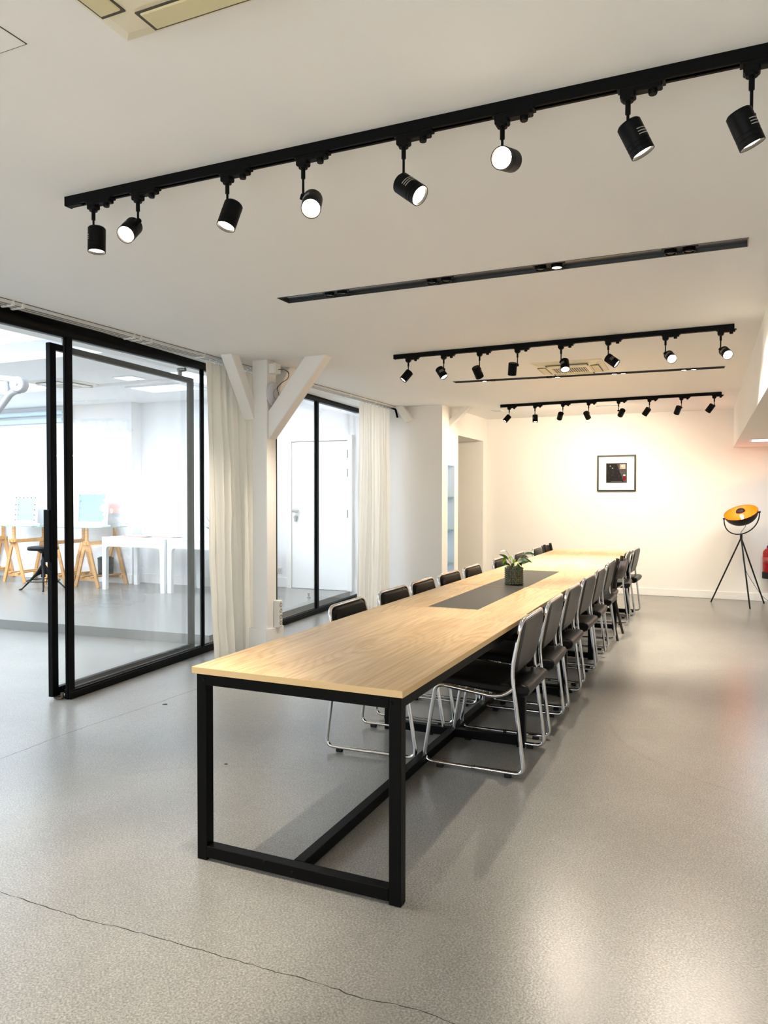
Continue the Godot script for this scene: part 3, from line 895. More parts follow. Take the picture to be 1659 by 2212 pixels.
	for s in [[Vector3(-1.159, H, -3.9), 2.53, 0.13, -0.008, "front"], [Vector3(-1.254, H, -7.49), 2.56, 0.11, 0.049, "back"]]:
		var o := base("slot_frame", s[0], s[3])
		tag(o, "slim grey metal edge of the %s recessed light slot" % s[4], "light frame")
		var st := mb()
		for q in [-1.0, 1.0]:
			bx(st, Vector3(0, 0.012, q * s[2] / 2), Vector3(s[1], 0.03, 0.004))
			bx(st, Vector3(q * s[1] / 2, 0.012, 0), Vector3(0.004, 0.03, s[2]))
		obj("edge_trim", fin(st), mat(Color(0.30, 0.31, 0.31), 0.35, 0.6), o)
	air_unit(Vector3(-1.095, H, -1.205), 0.63, 0.0, "cream ceiling air conditioner cut off by the top edge of the picture", M.aircon, M.airflap)
	air_unit(Vector3(-1.256, H, -6.955), 0.61, 0.03, "cream ceiling air conditioner with slatted grille behind the middle track", M.aircon, M.airflap)
	air_unit(Vector3(-7.55, 2.82, -7.00), 0.64, 0.0, "white ceiling air conditioner in the studio behind the glass door", M.plastic, M.skirt)
	var hatch := base("ceiling_hatch", Vector3(-1.93, H, -1.17))
	tag(hatch, "flush square access hatch in the ceiling corner above the glass door", "hatch")
	obj("gap", box(Vector3(0, 0.0, 0), Vector3(0.53, 0.002, 0.52)), mat(Color(0.25, 0.24, 0.22), 0.9), hatch)
	obj("cover", box(Vector3(0, -0.001, 0), Vector3(0.524, 0.004, 0.514), 0.001), M.ceiling, hatch)
	var dl := base("ceiling_downlight", Vector3(-2.83, H, -10.14))
	tag(dl, "small square flush light by the niche corner of the ceiling", "ceiling light")
	obj("frame", box(Vector3(0, -0.004, 0), Vector3(0.15, 0.01, 0.15), 0.003), M.alu, dl)
	obj("diffuser", box(Vector3(0, -0.008, 0), Vector3(0.11, 0.006, 0.11), 0.002), mat(Color(0.72, 0.78, 0.82), 0.3), dl)
	var ag := base("air_slot", Vector3(-1.36, H, -10.15))
	tag(ag, "thin dark ventilation slot in the ceiling behind the back track", "vent")
	obj("slot", box(Vector3(0, -0.001, 0), Vector3(0.28, 0.004, 0.018)), M.airdark, ag)

# ---------------------------------------------------------------- tables and chairs
# polygon in the x/y plane given depth from z0 to z1
func plate(pts: Array, z0: float, z1: float) -> ArrayMesh:
	var st := mb()
	var pv := PackedVector2Array(pts)
	var tri := Geometry2D.triangulate_polygon(pv)
	for i in range(0, tri.size(), 3):
		var a := pv[tri[i]]
		var b := pv[tri[i + 1]]
		var c := pv[tri[i + 2]]
		poly(st, [Vector3(a.x, a.y, z1), Vector3(b.x, b.y, z1), Vector3(c.x, c.y, z1)], Vector3.BACK)
		poly(st, [Vector3(a.x, a.y, z0), Vector3(b.x, b.y, z0), Vector3(c.x, c.y, z0)], Vector3.FORWARD)
	for i in pv.size():
		var a := pv[i]
		var b := pv[(i + 1) % pv.size()]
		var e := b - a
		var o := Vector3(e.y, -e.x, 0)
		var m := (a + b) / 2.0 + Vector2(o.x, o.y).normalized() * 0.0005
		if Geometry2D.is_point_in_polygon(m, pv): o = -o
		poly(st, [Vector3(a.x, a.y, z0), Vector3(b.x, b.y, z0), Vector3(b.x, b.y, z1), Vector3(a.x, a.y, z1)], o)
	return fin(st)

func frame_set(o: Node3D, z: float, hw: float) -> void:
	for s in [-1.0, 1.0]:
		var st := mb()
		bx(st, Vector3(s * (hw - 0.0225), 0.3625, z), Vector3(0.045, 0.725, 0.045), 0.002)
		obj("leg", fin(st), M.black, o)
	obj("foot_bar", box(Vector3(0, 0.034, z), Vector3(hw * 2 - 0.09, 0.045, 0.045), 0.002), M.black, o)
	obj("top_bar", box(Vector3(0, 0.7025, z), Vector3(hw * 2 - 0.09, 0.045, 0.045), 0.002), M.black, o)

func rails(o: Node3D, z0: float, z1: float, hw: float) -> void:
	var l := absf(z1 - z0)
	for s in [-1.0, 1.0]:
		obj("side_rail", box(Vector3(s * (hw - 0.0225), 0.7025, (z0 + z1) / 2), Vector3(0.04, 0.045, l), 0.002), M.black, o)
	obj("stretcher", box(Vector3(0, 0.034, (z0 + z1) / 2), Vector3(0.045, 0.045, l), 0.002), M.black, o)

func edge_band(o: Node3D, x0: float, x1: float, z0: float, z1: float) -> void:
	var st := mb()
	for x in [x0, x1]: bx(st, Vector3(x, 0.7372, (z0 + z1) / 2), Vector3(0.0016, 0.0236, z0 - z1 - 0.002))
	for z in [z0, z1]: bx(st, Vector3((x0 + x1) / 2, 0.7372, z), Vector3(x1 - x0, 0.0236, 0.0016))
	obj("edge_band", fin(st), M.oakedge, o)

func board(o: Node3D, x0: float, x1: float, z0: float, z1: float, m: Material) -> void:
	obj("tabletop", boxc(Vector3(x0, 0.725, z1), Vector3(x1, 0.75, z0), 0.0015), m, o)
	edge_band(o, x0, x1, z0, z1)

# a board with a strip left open in the middle for the dark inlay
func inlaid_board(o: Node3D, x0: float, x1: float, z0: float, z1: float, i0: float, i1: float, iz0: float, iz1: float, m: Material) -> void:
	var st := mb()
	bx(st, Vector3((x0 + i0) / 2, 0.7375, (z0 + z1) / 2), Vector3(i0 - x0, 0.025, z0 - z1), 0.0012)
	bx(st, Vector3((x1 + i1) / 2, 0.7375, (z0 + z1) / 2), Vector3(x1 - i1, 0.025, z0 - z1), 0.0012)
	if z0 - iz0 > 0.005: bx(st, Vector3((i0 + i1) / 2, 0.7375, (z0 + iz0) / 2), Vector3(i1 - i0, 0.025, z0 - iz0))
	if iz1 - z1 > 0.005: bx(st, Vector3((i0 + i1) / 2, 0.7375, (z1 + iz1) / 2), Vector3(i1 - i0, 0.025, iz1 - z1))
	obj("tabletop", fin(st), m, o)
	edge_band(o, x0, x1, z0, z1)
	obj("inlay_panel", boxc(Vector3(i0 + 0.001, 0.722, iz1), Vector3(i1 - 0.001, 0.7495, iz0), 0.0008), M.inlay, o)

func tables() -> void:
	var cx := -1.41
	var a := base("conference_table", Vector3(cx, 0, -3.82))
	tag(a, "near half of the long oak topped table with black steel frame, standing before the pot", "table", "oak conference tables end to end")
	var z := 3.82
	board(a, -0.439, 0.440, -2.317 + z, -4.127 + z, M.oak)
	inlaid_board(a, -0.437, 0.428, -4.129 + z, -5.322 + z, -0.172, 0.138, -4.16 + z, -5.322 + z, M.oak2)
	for f in [-2.354, -4.13, -5.29]: frame_set(a, f + z, 0.428)
	rails(a, -2.378 + z, -4.107 + z, 0.428)
	rails(a, -4.153 + z, -5.267 + z, 0.428)
	for p in [Vector3(-0.395, 0.70, 0), Vector3(0.395, 0.70, 0), Vector3(0.0, 0.034, 0), Vector3(-0.12, 0.05, 0)]:
		var st := mb()
		lathe(st, [Vector2(0, 0.004), Vector2(0.004, 0.0035), Vector2(0.006, 0.0)], 10, Transform3D(Basis(Vector3.RIGHT, PI / 2), Vector3(p.x, p.y, -2.3315 + z)))
		obj("bolt", fin(st, true), M.black, a)
	var b := base("conference_table", Vector3(cx, 0, -7.35))
	tag(b, "far half of the long oak topped table, running from the pot to the end wall", "table", "oak conference tables end to end")
	z = 7.35
	inlaid_board(b, -0.437, 0.440, -5.334 + z, -6.592 + z, -0.170, 0.142, -5.334 + z, -6.57 + z, M.oak2)
	board(b, -0.439, 0.452, -6.594 + z, -9.38 + z, M.oak)
	for f in [-5.37, -6.6, -8.17, -9.35]: frame_set(b, f + z, 0.428)
	rails(b, -5.393 + z, -6.577 + z, 0.428)
	rails(b, -6.623 + z, -8.147 + z, 0.428)
	rails(b, -8.193 + z, -9.327 + z, 0.428)

func mirror_z(p: Array, s: float) -> Array:
	var out := []
	for q in p: out.append([Vector3(q[0].x, q[0].y, s * q[0].z), q[1]])
	return out

# rounded outline in 2D
func round_rect(hw: float, y0: float, y1: float, r0: float, r1: float, k := 6) -> Array:
	var out := []
	for c in [[Vector2(hw - r0, y0 + r0), r0, -PI / 2], [Vector2(hw - r1, y1 - r1), r1, 0.0], [Vector2(-hw + r1, y1 - r1), r1, PI / 2], [Vector2(-hw + r0, y0 + r0), r0, PI]]:
		for i in range(k + 1):
			var a: float = c[2] + PI / 2 * i / k
			out.append(c[0] + Vector2(cos(a), sin(a)) * c[1])
	return out

# chrome sled chair; it faces -x, origin on the floor under the middle of the seat
func make_chair() -> Node3D:
	var o := base("sled_chair", Vector3.ZERO)
	tag(o, "chair", "chair")
	var T := 0.0105
	var R := 0.238
	# continuous tube: rear legs, uprights and the hoop round the backrest
	var side := [[Vector3(-0.02, 0.024, R), 0], [Vector3(0.252, 0.024, R), 0.05], [Vector3(0.187, 0.535, R), 0.06], [Vector3(0.236, 0.79, R), 0.06]]
	var hoop := mirror_z(side, 1.0)
	var back := mirror_z(side, -1.0)
	back.reverse()
	var st := mb()
	tube(st, fillet(hoop + back, 7), T, 12)
	obj("back_frame", fin(st, true), M.chrome, o)
	for s in [-1.0, 1.0]:
		st = mb()
		tube(st, fillet(mirror_z([[Vector3(0.0, 0.024, R), 0], [Vector3(-0.282, 0.024, R), 0.055], [Vector3(-0.215, 0.436, R), 0.05], [Vector3(0.135, 0.395, R), 0.07], [Vector3(0.198, 0.452, R), 0]], s), 8), T, 12)
		obj("sled_leg", fin(st, true), M.chrome, o)
		for x in [-0.19, 0.17]:
			obj("foot_pad", box(Vector3(x, 0.009, s * R), Vector3(0.036, 0.018, 0.024), 0.003), M.rubber, o)
	st = mb()
	tube(st, [Vector3(-0.14, 0.418, -R), Vector3(-0.14, 0.418, R)], 0.008, 8)
	tube(st, [Vector3(0.10, 0.392, -R), Vector3(0.10, 0.392, R)], 0.008, 8)
	obj("crossbar", fin(st, true), M.chrome, o)
	# seat pad with a rolled rear edge
	var prof := [Vector2(-0.235, 0.446), Vector2(-0.228, 0.468), Vector2(-0.20, 0.481), Vector2(-0.05, 0.474), Vector2(0.08, 0.462), Vector2(0.17, 0.463), Vector2(0.235, 0.470), Vector2(0.262, 0.462), Vector2(0.272, 0.440), Vector2(0.262, 0.412), Vector2(0.238, 0.398), Vector2(0.15, 0.404), Vector2(-0.05, 0.424), Vector2(-0.20, 0.436)]
	var rings := []
	for q in [[-0.222, 0.90], [-0.219, 0.95], [-0.212, 0.985], [-0.20, 1.0], [-0.08, 1.0], [0.08, 1.0], [0.20, 1.0], [0.212, 0.985], [0.219, 0.95], [0.222, 0.90]]:
		var ring := []
		for p in prof:
			var c := Vector2(0.02, 0.442)
			var d: Vector2 = p - c
			var dip: float = 0.0 if p.y < 0.445 else -0.006 * (1.0 - pow(q[0] / 0.222, 2.0))
			ring.append(Vector3(c.x + d.x * (0.97 + 0.03 * q[1]), c.y + d.y * (1.0 - (1.0 - q[1]) * 6.0) + dip, q[0]))
		rings.append(ring)
	st = mb()
	loft(st, rings)
	obj("seat", fin(st, true), M.vinyl, o)
	# backrest: padded front and a plain rear skin, leaning with the uprights
	var lean := func(p: Vector2, t: float) -> Vector3: return Vector3(0.187 + (p.y - 0.535) * 0.192 + t, p.y, p.x)
	var parts := [["backrest", M.vinyl, [[-0.026, 0.93], [-0.022, 0.97], [-0.012, 0.995], [0.0, 1.0]]], ["back_shell", M.backshell, [[0.001, 1.0], [0.008, 0.995], [0.014, 0.97]]]]
	for pt in parts:
		rings = []
		for q in pt[2]:
			var ring := []
			for p in round_rect(0.219 * q[1], 0.647 - 0.140 * q[1], 0.647 + 0.134 * q[1], 0.10, 0.05):
				ring.append(lean.call(p, q[0] + 0.018 * pow(p.x / 0.22, 2.0) - 0.010))
			rings.append(ring)
		st = mb()
		loft(st, rings)
		obj(pt[0], fin(st, true), pt[1], o)
	for s in [-1.0, 1.0]:
		st = mb()
		lathe(st, [Vector2(0, 0.003), Vector2(0.004, 0.002), Vector2(0.005, 0)], 8, Transform3D(Basis(Vector3.FORWARD, PI / 2), lean.call(Vector2(s * 0.15, 0.60), 0.014)))
		obj("screw", fin(st, true), M.rubber, o)
	return o

# dark bentwood chair, facing -x
func make_wood_chair() -> Node3D:
	var o := base("wooden_chair", Vector3.ZERO)
	tag(o, "chair", "chair")
	for s in [-1.0, 1.0]:
		var st := mb()
		tube(st, fillet([[Vector3(0.235, 0.0, s * 0.215), 0], [Vector3(0.16, 0.33, s * 0.185), 0.12], [Vector3(0.145, 0.47, s * 0.18), 0.12], [Vector3(0.225, 0.80, s * 0.175), 0]], 8), 0.0125, 10, 0.0165)
		obj("rear_leg", fin(st, true), M.walnut, o)
		st = mb()
		tube(st, fillet([[Vector3(-0.215, 0.0, s * 0.205), 0], [Vector3(-0.185, 0.30, s * 0.185), 0.15], [Vector3(-0.16, 0.45, s * 0.165), 0]], 6), 0.012, 10, 0.018)
		obj("front_leg", fin(st, true), M.walnut, o)
	var rings := []
	for q in [[0.425, 0.93], [0.430, 0.98], [0.445, 1.0], [0.458, 0.985], [0.463, 0.95]]:
		var ring := []
		for p in round_rect(0.205 * q[1], -0.20 * q[1], 0.20 * q[1], 0.09, 0.10): ring.append(Vector3(-p.y, q[0], p.x))
		rings.append(ring)
	var st := mb()
	loft(st, rings)
	obj("seat", fin(st, true), M.walnut, o)
	st = mb()
	for s in [-1.0, 1.0]: tube(st, [Vector3(-0.15, 0.40, s * 0.165), Vector3(0.15, 0.40, s * 0.18)], 0.012, 8)
	tube(st, [Vector3(0.15, 0.40, -0.18), Vector3(0.15, 0.40, 0.18)], 0.012, 8)
	tube(st, [Vector3(-0.16, 0.41, -0.165), Vector3(-0.16, 0.41, 0.165)], 0.012, 8)
	obj("seat_rail", fin(st, true), M.walnut, o)
	rings = []
	for k in 13:
		var t := -1.0 + k / 6.0
		var cxx := 0.218 + 0.045 * (1.0 - t * t)
		rings.append([Vector3(cxx - 0.020, 0.60, t * 0.19), Vector3(cxx + 0.018, 0.77, t * 0.19), Vector3(cxx + 0.030, 0.775, t * 0.19), Vector3(cxx - 0.006, 0.598, t * 0.19)])
	st = mb()
	loft(st, rings)
	obj("backrest", fin(st), M.walnut, o)
	return o

func chairs() -> void:
	var c0 := make_chair()
	var w0 := make_wood_chair()
	var first := true
	var zr := [-3.885, -4.525, -5.175, -5.875, -6.50, -7.275, -7.76, -8.72, -9.30]
	var xr := [-1.125, -1.135, -1.14, -1.145, -1.15, -1.165, -1.13, -1.165, -1.13]
	var ar := [0.0, 0.02, 0.0, -0.02, 0.01, 0.0, 0.0, 0.05, -0.03]
	for i in 9:
		var p := Vector3(xr[i], 0, zr[i])
		if i == 6:
			w0.position = p
			tag(w0, "dark brown wooden chair in the aisle row, between grey backed chrome chairs", "", "chairs along the table")
			continue
		var lb := "chrome sled chair with black seat, %s from the near end of the aisle row" % ORD[i]
		if first:
			c0.position = p
			tag(c0, lb, "", "chairs along the table")
			first = false
		else:
			dup(c0, "sled_chair", p, ar[i], lb, "chairs along the table")
	var zl := [-3.88, -4.54, -5.085, -5.665, -6.29, -7.20, -7.95, -8.85, -9.50]
	for i in 9:
		var p := Vector3([-1.735, -1.735, -1.74, -1.74, -1.745, -1.75, -1.74, -1.75, -1.77][i], 0, zl[i])
		var turn: float = PI + [0.03, 0.0, 0.02, -0.02, 0.0, 0.02, 0.0, 0.03, 0.0][i]
		if i == 8: dup(w0, "wooden_chair", p, turn, "dark wooden chair at the far end of the curtain side row", "chairs along the table")
		else: dup(c0, "sled_chair", p, turn, "chrome sled chair with black back, %s from the near end of the curtain side row" % ORD[i], "chairs along the table")

# ---------------------------------------------------------------- things in the meeting room
func curtain(called: String, x: float, z0: float, z1: float, flare0: float, flare1: float, folds: float, amp: float, m: Material, label: String, sd: int) -> void:
	var o := base(called, Vector3(x, 0, (z0 + z1) / 2))
	tag(o, label, "curtain")
	var n1 := noise(sd, 1.0, 2)
	var nu := 150
	var nv := 44
	var rings := []
	for j in range(nv + 1):
		var v := float(j) / nv                       # 0 at the top
		var y := lerpf(2.535, 0.012, v)
		var row := []
		for i in range(nu + 1):
			var u := float(i) / nu
			var zz := lerpf(z0, z1, u) + lerpf(flare0, flare1, u) * pow(v, 1.4)
			var ph := u * folds * TAU + n1.get_noise_2d(u * 3.0, v * 0.8) * 2.2
			var a := amp * (0.35 + 0.65 * minf(1.0, v * 3.0)) * (0.75 + 0.5 * n1.get_noise_2d(u * 2.0 + 7.0, v * 0.6))
			var dx := a * sin(ph) + a * 0.35 * sin(ph * 2.3 + 1.0) + 0.012 * n1.get_noise_2d(u * 9.0, v * 5.0) * v + 0.03 * v * v
			row.append(Vector3(dx, y, zz - o.position.z + amp * 0.35 * cos(ph)))
		rings.append(row)
	var st := mb()
	loft(st, rings, false, false)
	obj("drape", fin(st, true), m, o)
	st = mb()
	for k in 9:
		var zz := lerpf(z0, z1, (k + 0.5) / 9.0) - o.position.z
		bx(st, Vector3(0, 2.545, zz), Vector3(0.012, 0.035, 0.008), 0.002)
	tag(obj("curtain_hooks", fin(st), M.plastic, o), "", "", "", "stuff")

func socket_face(o: Node3D, at: Vector3, nrm: Vector3, r := 0.019) -> void:
	var st := mb()
	var b := Basis(Quaternion(Vector3.UP, nrm))
	lathe(st, [Vector2(r + 0.003, 0.0), Vector2(r + 0.003, 0.003), Vector2(r, 0.004), Vector2(r - 0.002, -0.006), Vector2(0, -0.006)], 16, Transform3D(b, at), true)
	obj("socket", fin(st), M.socket, o)

func leaf_mesh(a: Vector3, b: Vector3, w: float, up: Vector3, sag: float) -> ArrayMesh:
	var st := mb()
	var d := b - a
	var s := d.cross(up).normalized()
	var n := s.cross(d).normalized()
	var rings := []
	for i in 11:
		var t := i / 10.0
		var hw := w * pow(sin(PI * pow(t, 0.72)), 0.8) * 0.5 if t < 1.0 else 0.0
		var c := a + d * t + n * (sag * sin(PI * t) + 0.0)
		var th := 0.0008
		rings.append([c - s * hw + n * hw * 0.30, c - s * hw * 0.5 + n * hw * 0.08, c, c + s * hw * 0.5 + n * hw * 0.08, c + s * hw + n * hw * 0.30, c + s * hw * 0.5 + n * (hw * 0.08 - th), c - n * th, c - s * hw * 0.5 + n * (hw * 0.08 - th)])
	loft(st, rings)
	return fin(st, true)

func potted_plant() -> void:
	var o := base("potted_plant", Vector3(-1.395, 0.7502, -5.475))
	tag(o, "leafy green plant in a dark green studded glass pot on the table", "plant")
	var R := 0.062
	obj("pot", turned([Vector2(0, 0), Vector2(R - 0.004, 0), Vector2(R, 0.004), Vector2(R, 0.128), Vector2(R - 0.002, 0.131), Vector2(R - 0.006, 0.128), Vector2(R - 0.007, 0.112), Vector2(0, 0.112)], 32, true), M.potglass, o)
	var st := mb()
	for r in 8:
		for k in 22:
			var a := TAU * (k + 0.5 * (r % 2) * 0.0) / 22
			var c := Vector3(cos(a) * R, 0.009 + r * 0.0158, sin(a) * R)
			var b := Basis(Quaternion(Vector3.UP, Vector3(cos(a), 0, sin(a))))
			lathe(st, [Vector2(0.0078, 0.0), Vector2(0.0070, 0.0042), Vector2(0.0042, 0.0075), Vector2(0, 0.0088)], 8, Transform3D(b, c))
	tag(obj("glass_studs", fin(st, true), M.potglass, o), "", "", "", "stuff")
	obj("soil", turned([Vector2(0, 0.118), Vector2(R - 0.008, 0.114)], 20), M.soil, o)
	var rt := Vector3(0.912, 0, -0.409)
	var fw := Vector3(0.409, 0, 0.912)
	var P := func(x: float, y: float, f: float) -> Vector3: return rt * x + fw * f + Vector3(0, 0.131 + y, 0)
	# base x/y, tip x/y, depth of base and tip, width, sag, light green or not
	var lv := [[0.015, 0.045, 0.128, 0.034, 0.03, 0.05, 0.05, 0.014, 0], [0.072, 0.090, 0.172, 0.082, -0.02, -0.03, 0.030, 0.012, 0], [0.048, 0.012, 0.126, 0.032, -0.03, -0.05, 0.034, 0.008, 0], [-0.045, 0.052, -0.118, 0.094, 0.02, 0.03, 0.034, 0.006, 0], [-0.028, 0.010, -0.104, 0.018, 0.03, 0.05, 0.034, 0.006, 0], [-0.068, 0.068, -0.092, 0.024, 0.03, 0.05, 0.026, 0.006, 1], [-0.018, 0.074, -0.050, 0.058, 0.02, 0.03, 0.024, 0.004, 1], [0.020, 0.026, 0.022, -0.034, 0.05, 0.072, 0.026, 0.006, 0], [-0.012, 0.030, -0.028, -0.006, 0.04, 0.06, 0.024, 0.004, 0], [0.03, 0.035, 0.045, 0.010, 0.045, 0.06, 0.026, 0.004, 0], [-0.06, 0.118, -0.105, 0.110, -0.01, 0.0, 0.016, 0.003, 2], [0.085, 0.07, 0.118, 0.056, -0.04, -0.06, 0.03, 0.006, 0], [0.01, 0.055, -0.005, 0.02, -0.02, 0.0, 0.026, 0.004, 1]]
	for q in lv:
		var a: Vector3 = P.call(q[0], q[1], q[4])
		var b: Vector3 = P.call(q[2], q[3], q[5])
		obj("leaf", leaf_mesh(a, b, q[6], (Vector3.UP + fw * 0.7).normalized(), q[7]), [M.leaf, M.leaf2, M.mount][q[8]], o)
		st = mb()
		tube(st, fillet([[Vector3(a.x * 0.2, 0.112, a.z * 0.2), 0], [Vector3(a.x * 0.5, 0.112 + (a.y - 0.112) * 0.7, a.z * 0.5), 0.02], [a, 0]]), 0.0016, 6)
		obj("stem", fin(st, true), M.stem, o)

func floor_lamp() -> void:
	var o := base("floor_lamp", Vector3(0.25, 0, -10.66))
	tag(o, "tripod floor lamp with dark bowl shade glowing gold inside, by the end wall", "lamp")
	var at := o.position
	var L := func(x: float, y: float, z: float) -> Vector3: return Vector3(x, y, z) - at
	var apex: Vector3 = L.call(0.25, 0.875, -10.66)
	for f in [Vector3(-0.100, 0.004, -10.815), Vector3(0.352, 0.004, -10.36), Vector3(0.537, 0.004, -10.965)]:
		var foot: Vector3 = f - at
		var st0 := mb()
		tube(st0, [apex + (foot - apex).normalized() * 0.01, foot], 0.0095, 10)
		obj("leg", fin(st0, true), M.gunmetal, o)
	var st := mb()
	tube(st, [apex + Vector3(0, -0.025, 0), apex + Vector3(0, 0.045, 0)], 0.016, 12)
	obj("hub", fin(st, true), M.gunmetal, o)
	var rt := Vector3(1, 0, 0)
	var fw := Vector3(0, 0, 1)
	var C: Vector3 = L.call(0.242, 1.20, -10.66)
	var N := (Vector3.UP * 0.885 + fw * 0.42 - rt * 0.245).normalized()
	var X := (rt - N * rt.dot(N)).normalized()
	var B := Basis(X, N, X.cross(N))
	var xf := Transform3D(B, C)
	var Rb := 0.205
	var outp := []
	for k in 13:
		var a := PI / 2 * k / 12.0
		outp.append(Vector2(Rb * sin(a), -0.165 * cos(a)))
	st = mb()
	lathe(st, outp, 40, xf)
	obj("bowl", fin(st, true), M.bowlout, o)
	var inp := []
	for k in 13:
		var a := PI / 2 * k / 12.0
		inp.append(Vector2((Rb - 0.004) * sin(a), -0.160 * cos(a)))
	inp.append(Vector2(Rb, 0.0))
	st = mb()
	lathe(st, inp, 40, xf)
	obj("gold_lining", fin(st, true), M.bowlin, o)
	# U shaped yoke
	var pts := []
	var pc := C - N * 0.045
	for k in 25:
		var a := PI * k / 24.0
		var e := pc + Vector3(0, 0.0, 0)
		var dep := 0.285 - 0.0
		pts.append(e + X * (-cos(a) * 0.212) * 1.0 + Vector3.DOWN * pow(sin(a), 0.85) * (e.y - apex.y - 0.045) + X * 0.0 * dep)
	st = mb()
	tube(st, pts, 0.0075, 8)
	obj("yoke", fin(st, true), M.gunmetal, o)
	for s in [-1.0, 1.0]:
		st = mb()
		tube(st, [pc + X * s * 0.190, pc + X * s * 0.226], 0.011, 10)
		obj("pivot_knob", fin(st, true), M.gunmetal, o)
	var bulb := C + N * -0.055 + fw * 0.02
	st = mb()
	lathe(st, [Vector2(0, 0.026), Vector2(0.014, 0.021), Vector2(0.021, 0.007), Vector2(0.021, -0.007), Vector2(0.014, -0.034), Vector2(0.012, -0.05), Vector2(0, -0.05)], 16, Transform3D(B, bulb))
	obj("bulb", fin(st, true), M.bulb, o)
	st = mb()
	tube(st, [C - N * 0.165, C - N * 0.10], 0.016, 10)
	obj("bulb_holder", fin(st, true), M.bowlout, o)
	st = mb()
	var cap := []
	for k in 8:
		var a := PI / 2 * k / 7.0
		cap.append(Vector2(0.058 * sin(a), 0.045 * cos(a)))
	cap.append(Vector2(0.054, 0.0))
	lathe(st, cap, 24, Transform3D(B, C + N * 0.012))
	obj("glare_cap", fin(st, true), M.bowlout, o)
	st = mb()
	for k in 3:
		var a := TAU * k / 3 + 0.5
		tube(st, [C + N * 0.015 + B * Vector3(cos(a) * 0.054, 0, sin(a) * 0.054), C - N * 0.12 + B * Vector3(cos(a) * 0.03, 0, sin(a) * 0.03)], 0.0022, 6)
	obj("cap_wire", fin(st, true), M.bowlout, o)
	st = mb()
	var foot3: Vector3 = L.call(0.537, 0.03, -10.965)
	tube(st, fillet([[C - N * 0.163, 0], [C - N * 0.20 + X * 0.02, 0.03], [apex + Vector3(-0.01, 0.06, 0.015), 0.04], [apex + Vector3(0.012, -0.15, 0.02), 0.1], [apex.lerp(foot3, 0.45) + Vector3(-0.09, -0.02, 0.05), 0.12], [apex.lerp(foot3, 0.72) + Vector3(-0.05, 0, 0.05), 0.1], [foot3 + Vector3(-0.02, 0.06, 0.03), 0.08], [foot3 + Vector3(0.1, -0.022, 0.05), 0.05], [foot3 + Vector3(0.3, -0.024, 0.02), 0]], 8), 0.0028, 6)
	obj("cord", fin(st, true), M.cabledark, o)
	var l := OmniLight3D.new()
	l.name = "bulb_light"
	o.add_child(l)
	l.position = bulb
	l.light_color = Color(1.0, 0.66, 0.34)
	l.light_energy = 0.11
	l.omni_range = 12.0
	l.omni_attenuation = 2.0
	l.light_size = 0.02
	l.shadow_enabled = true

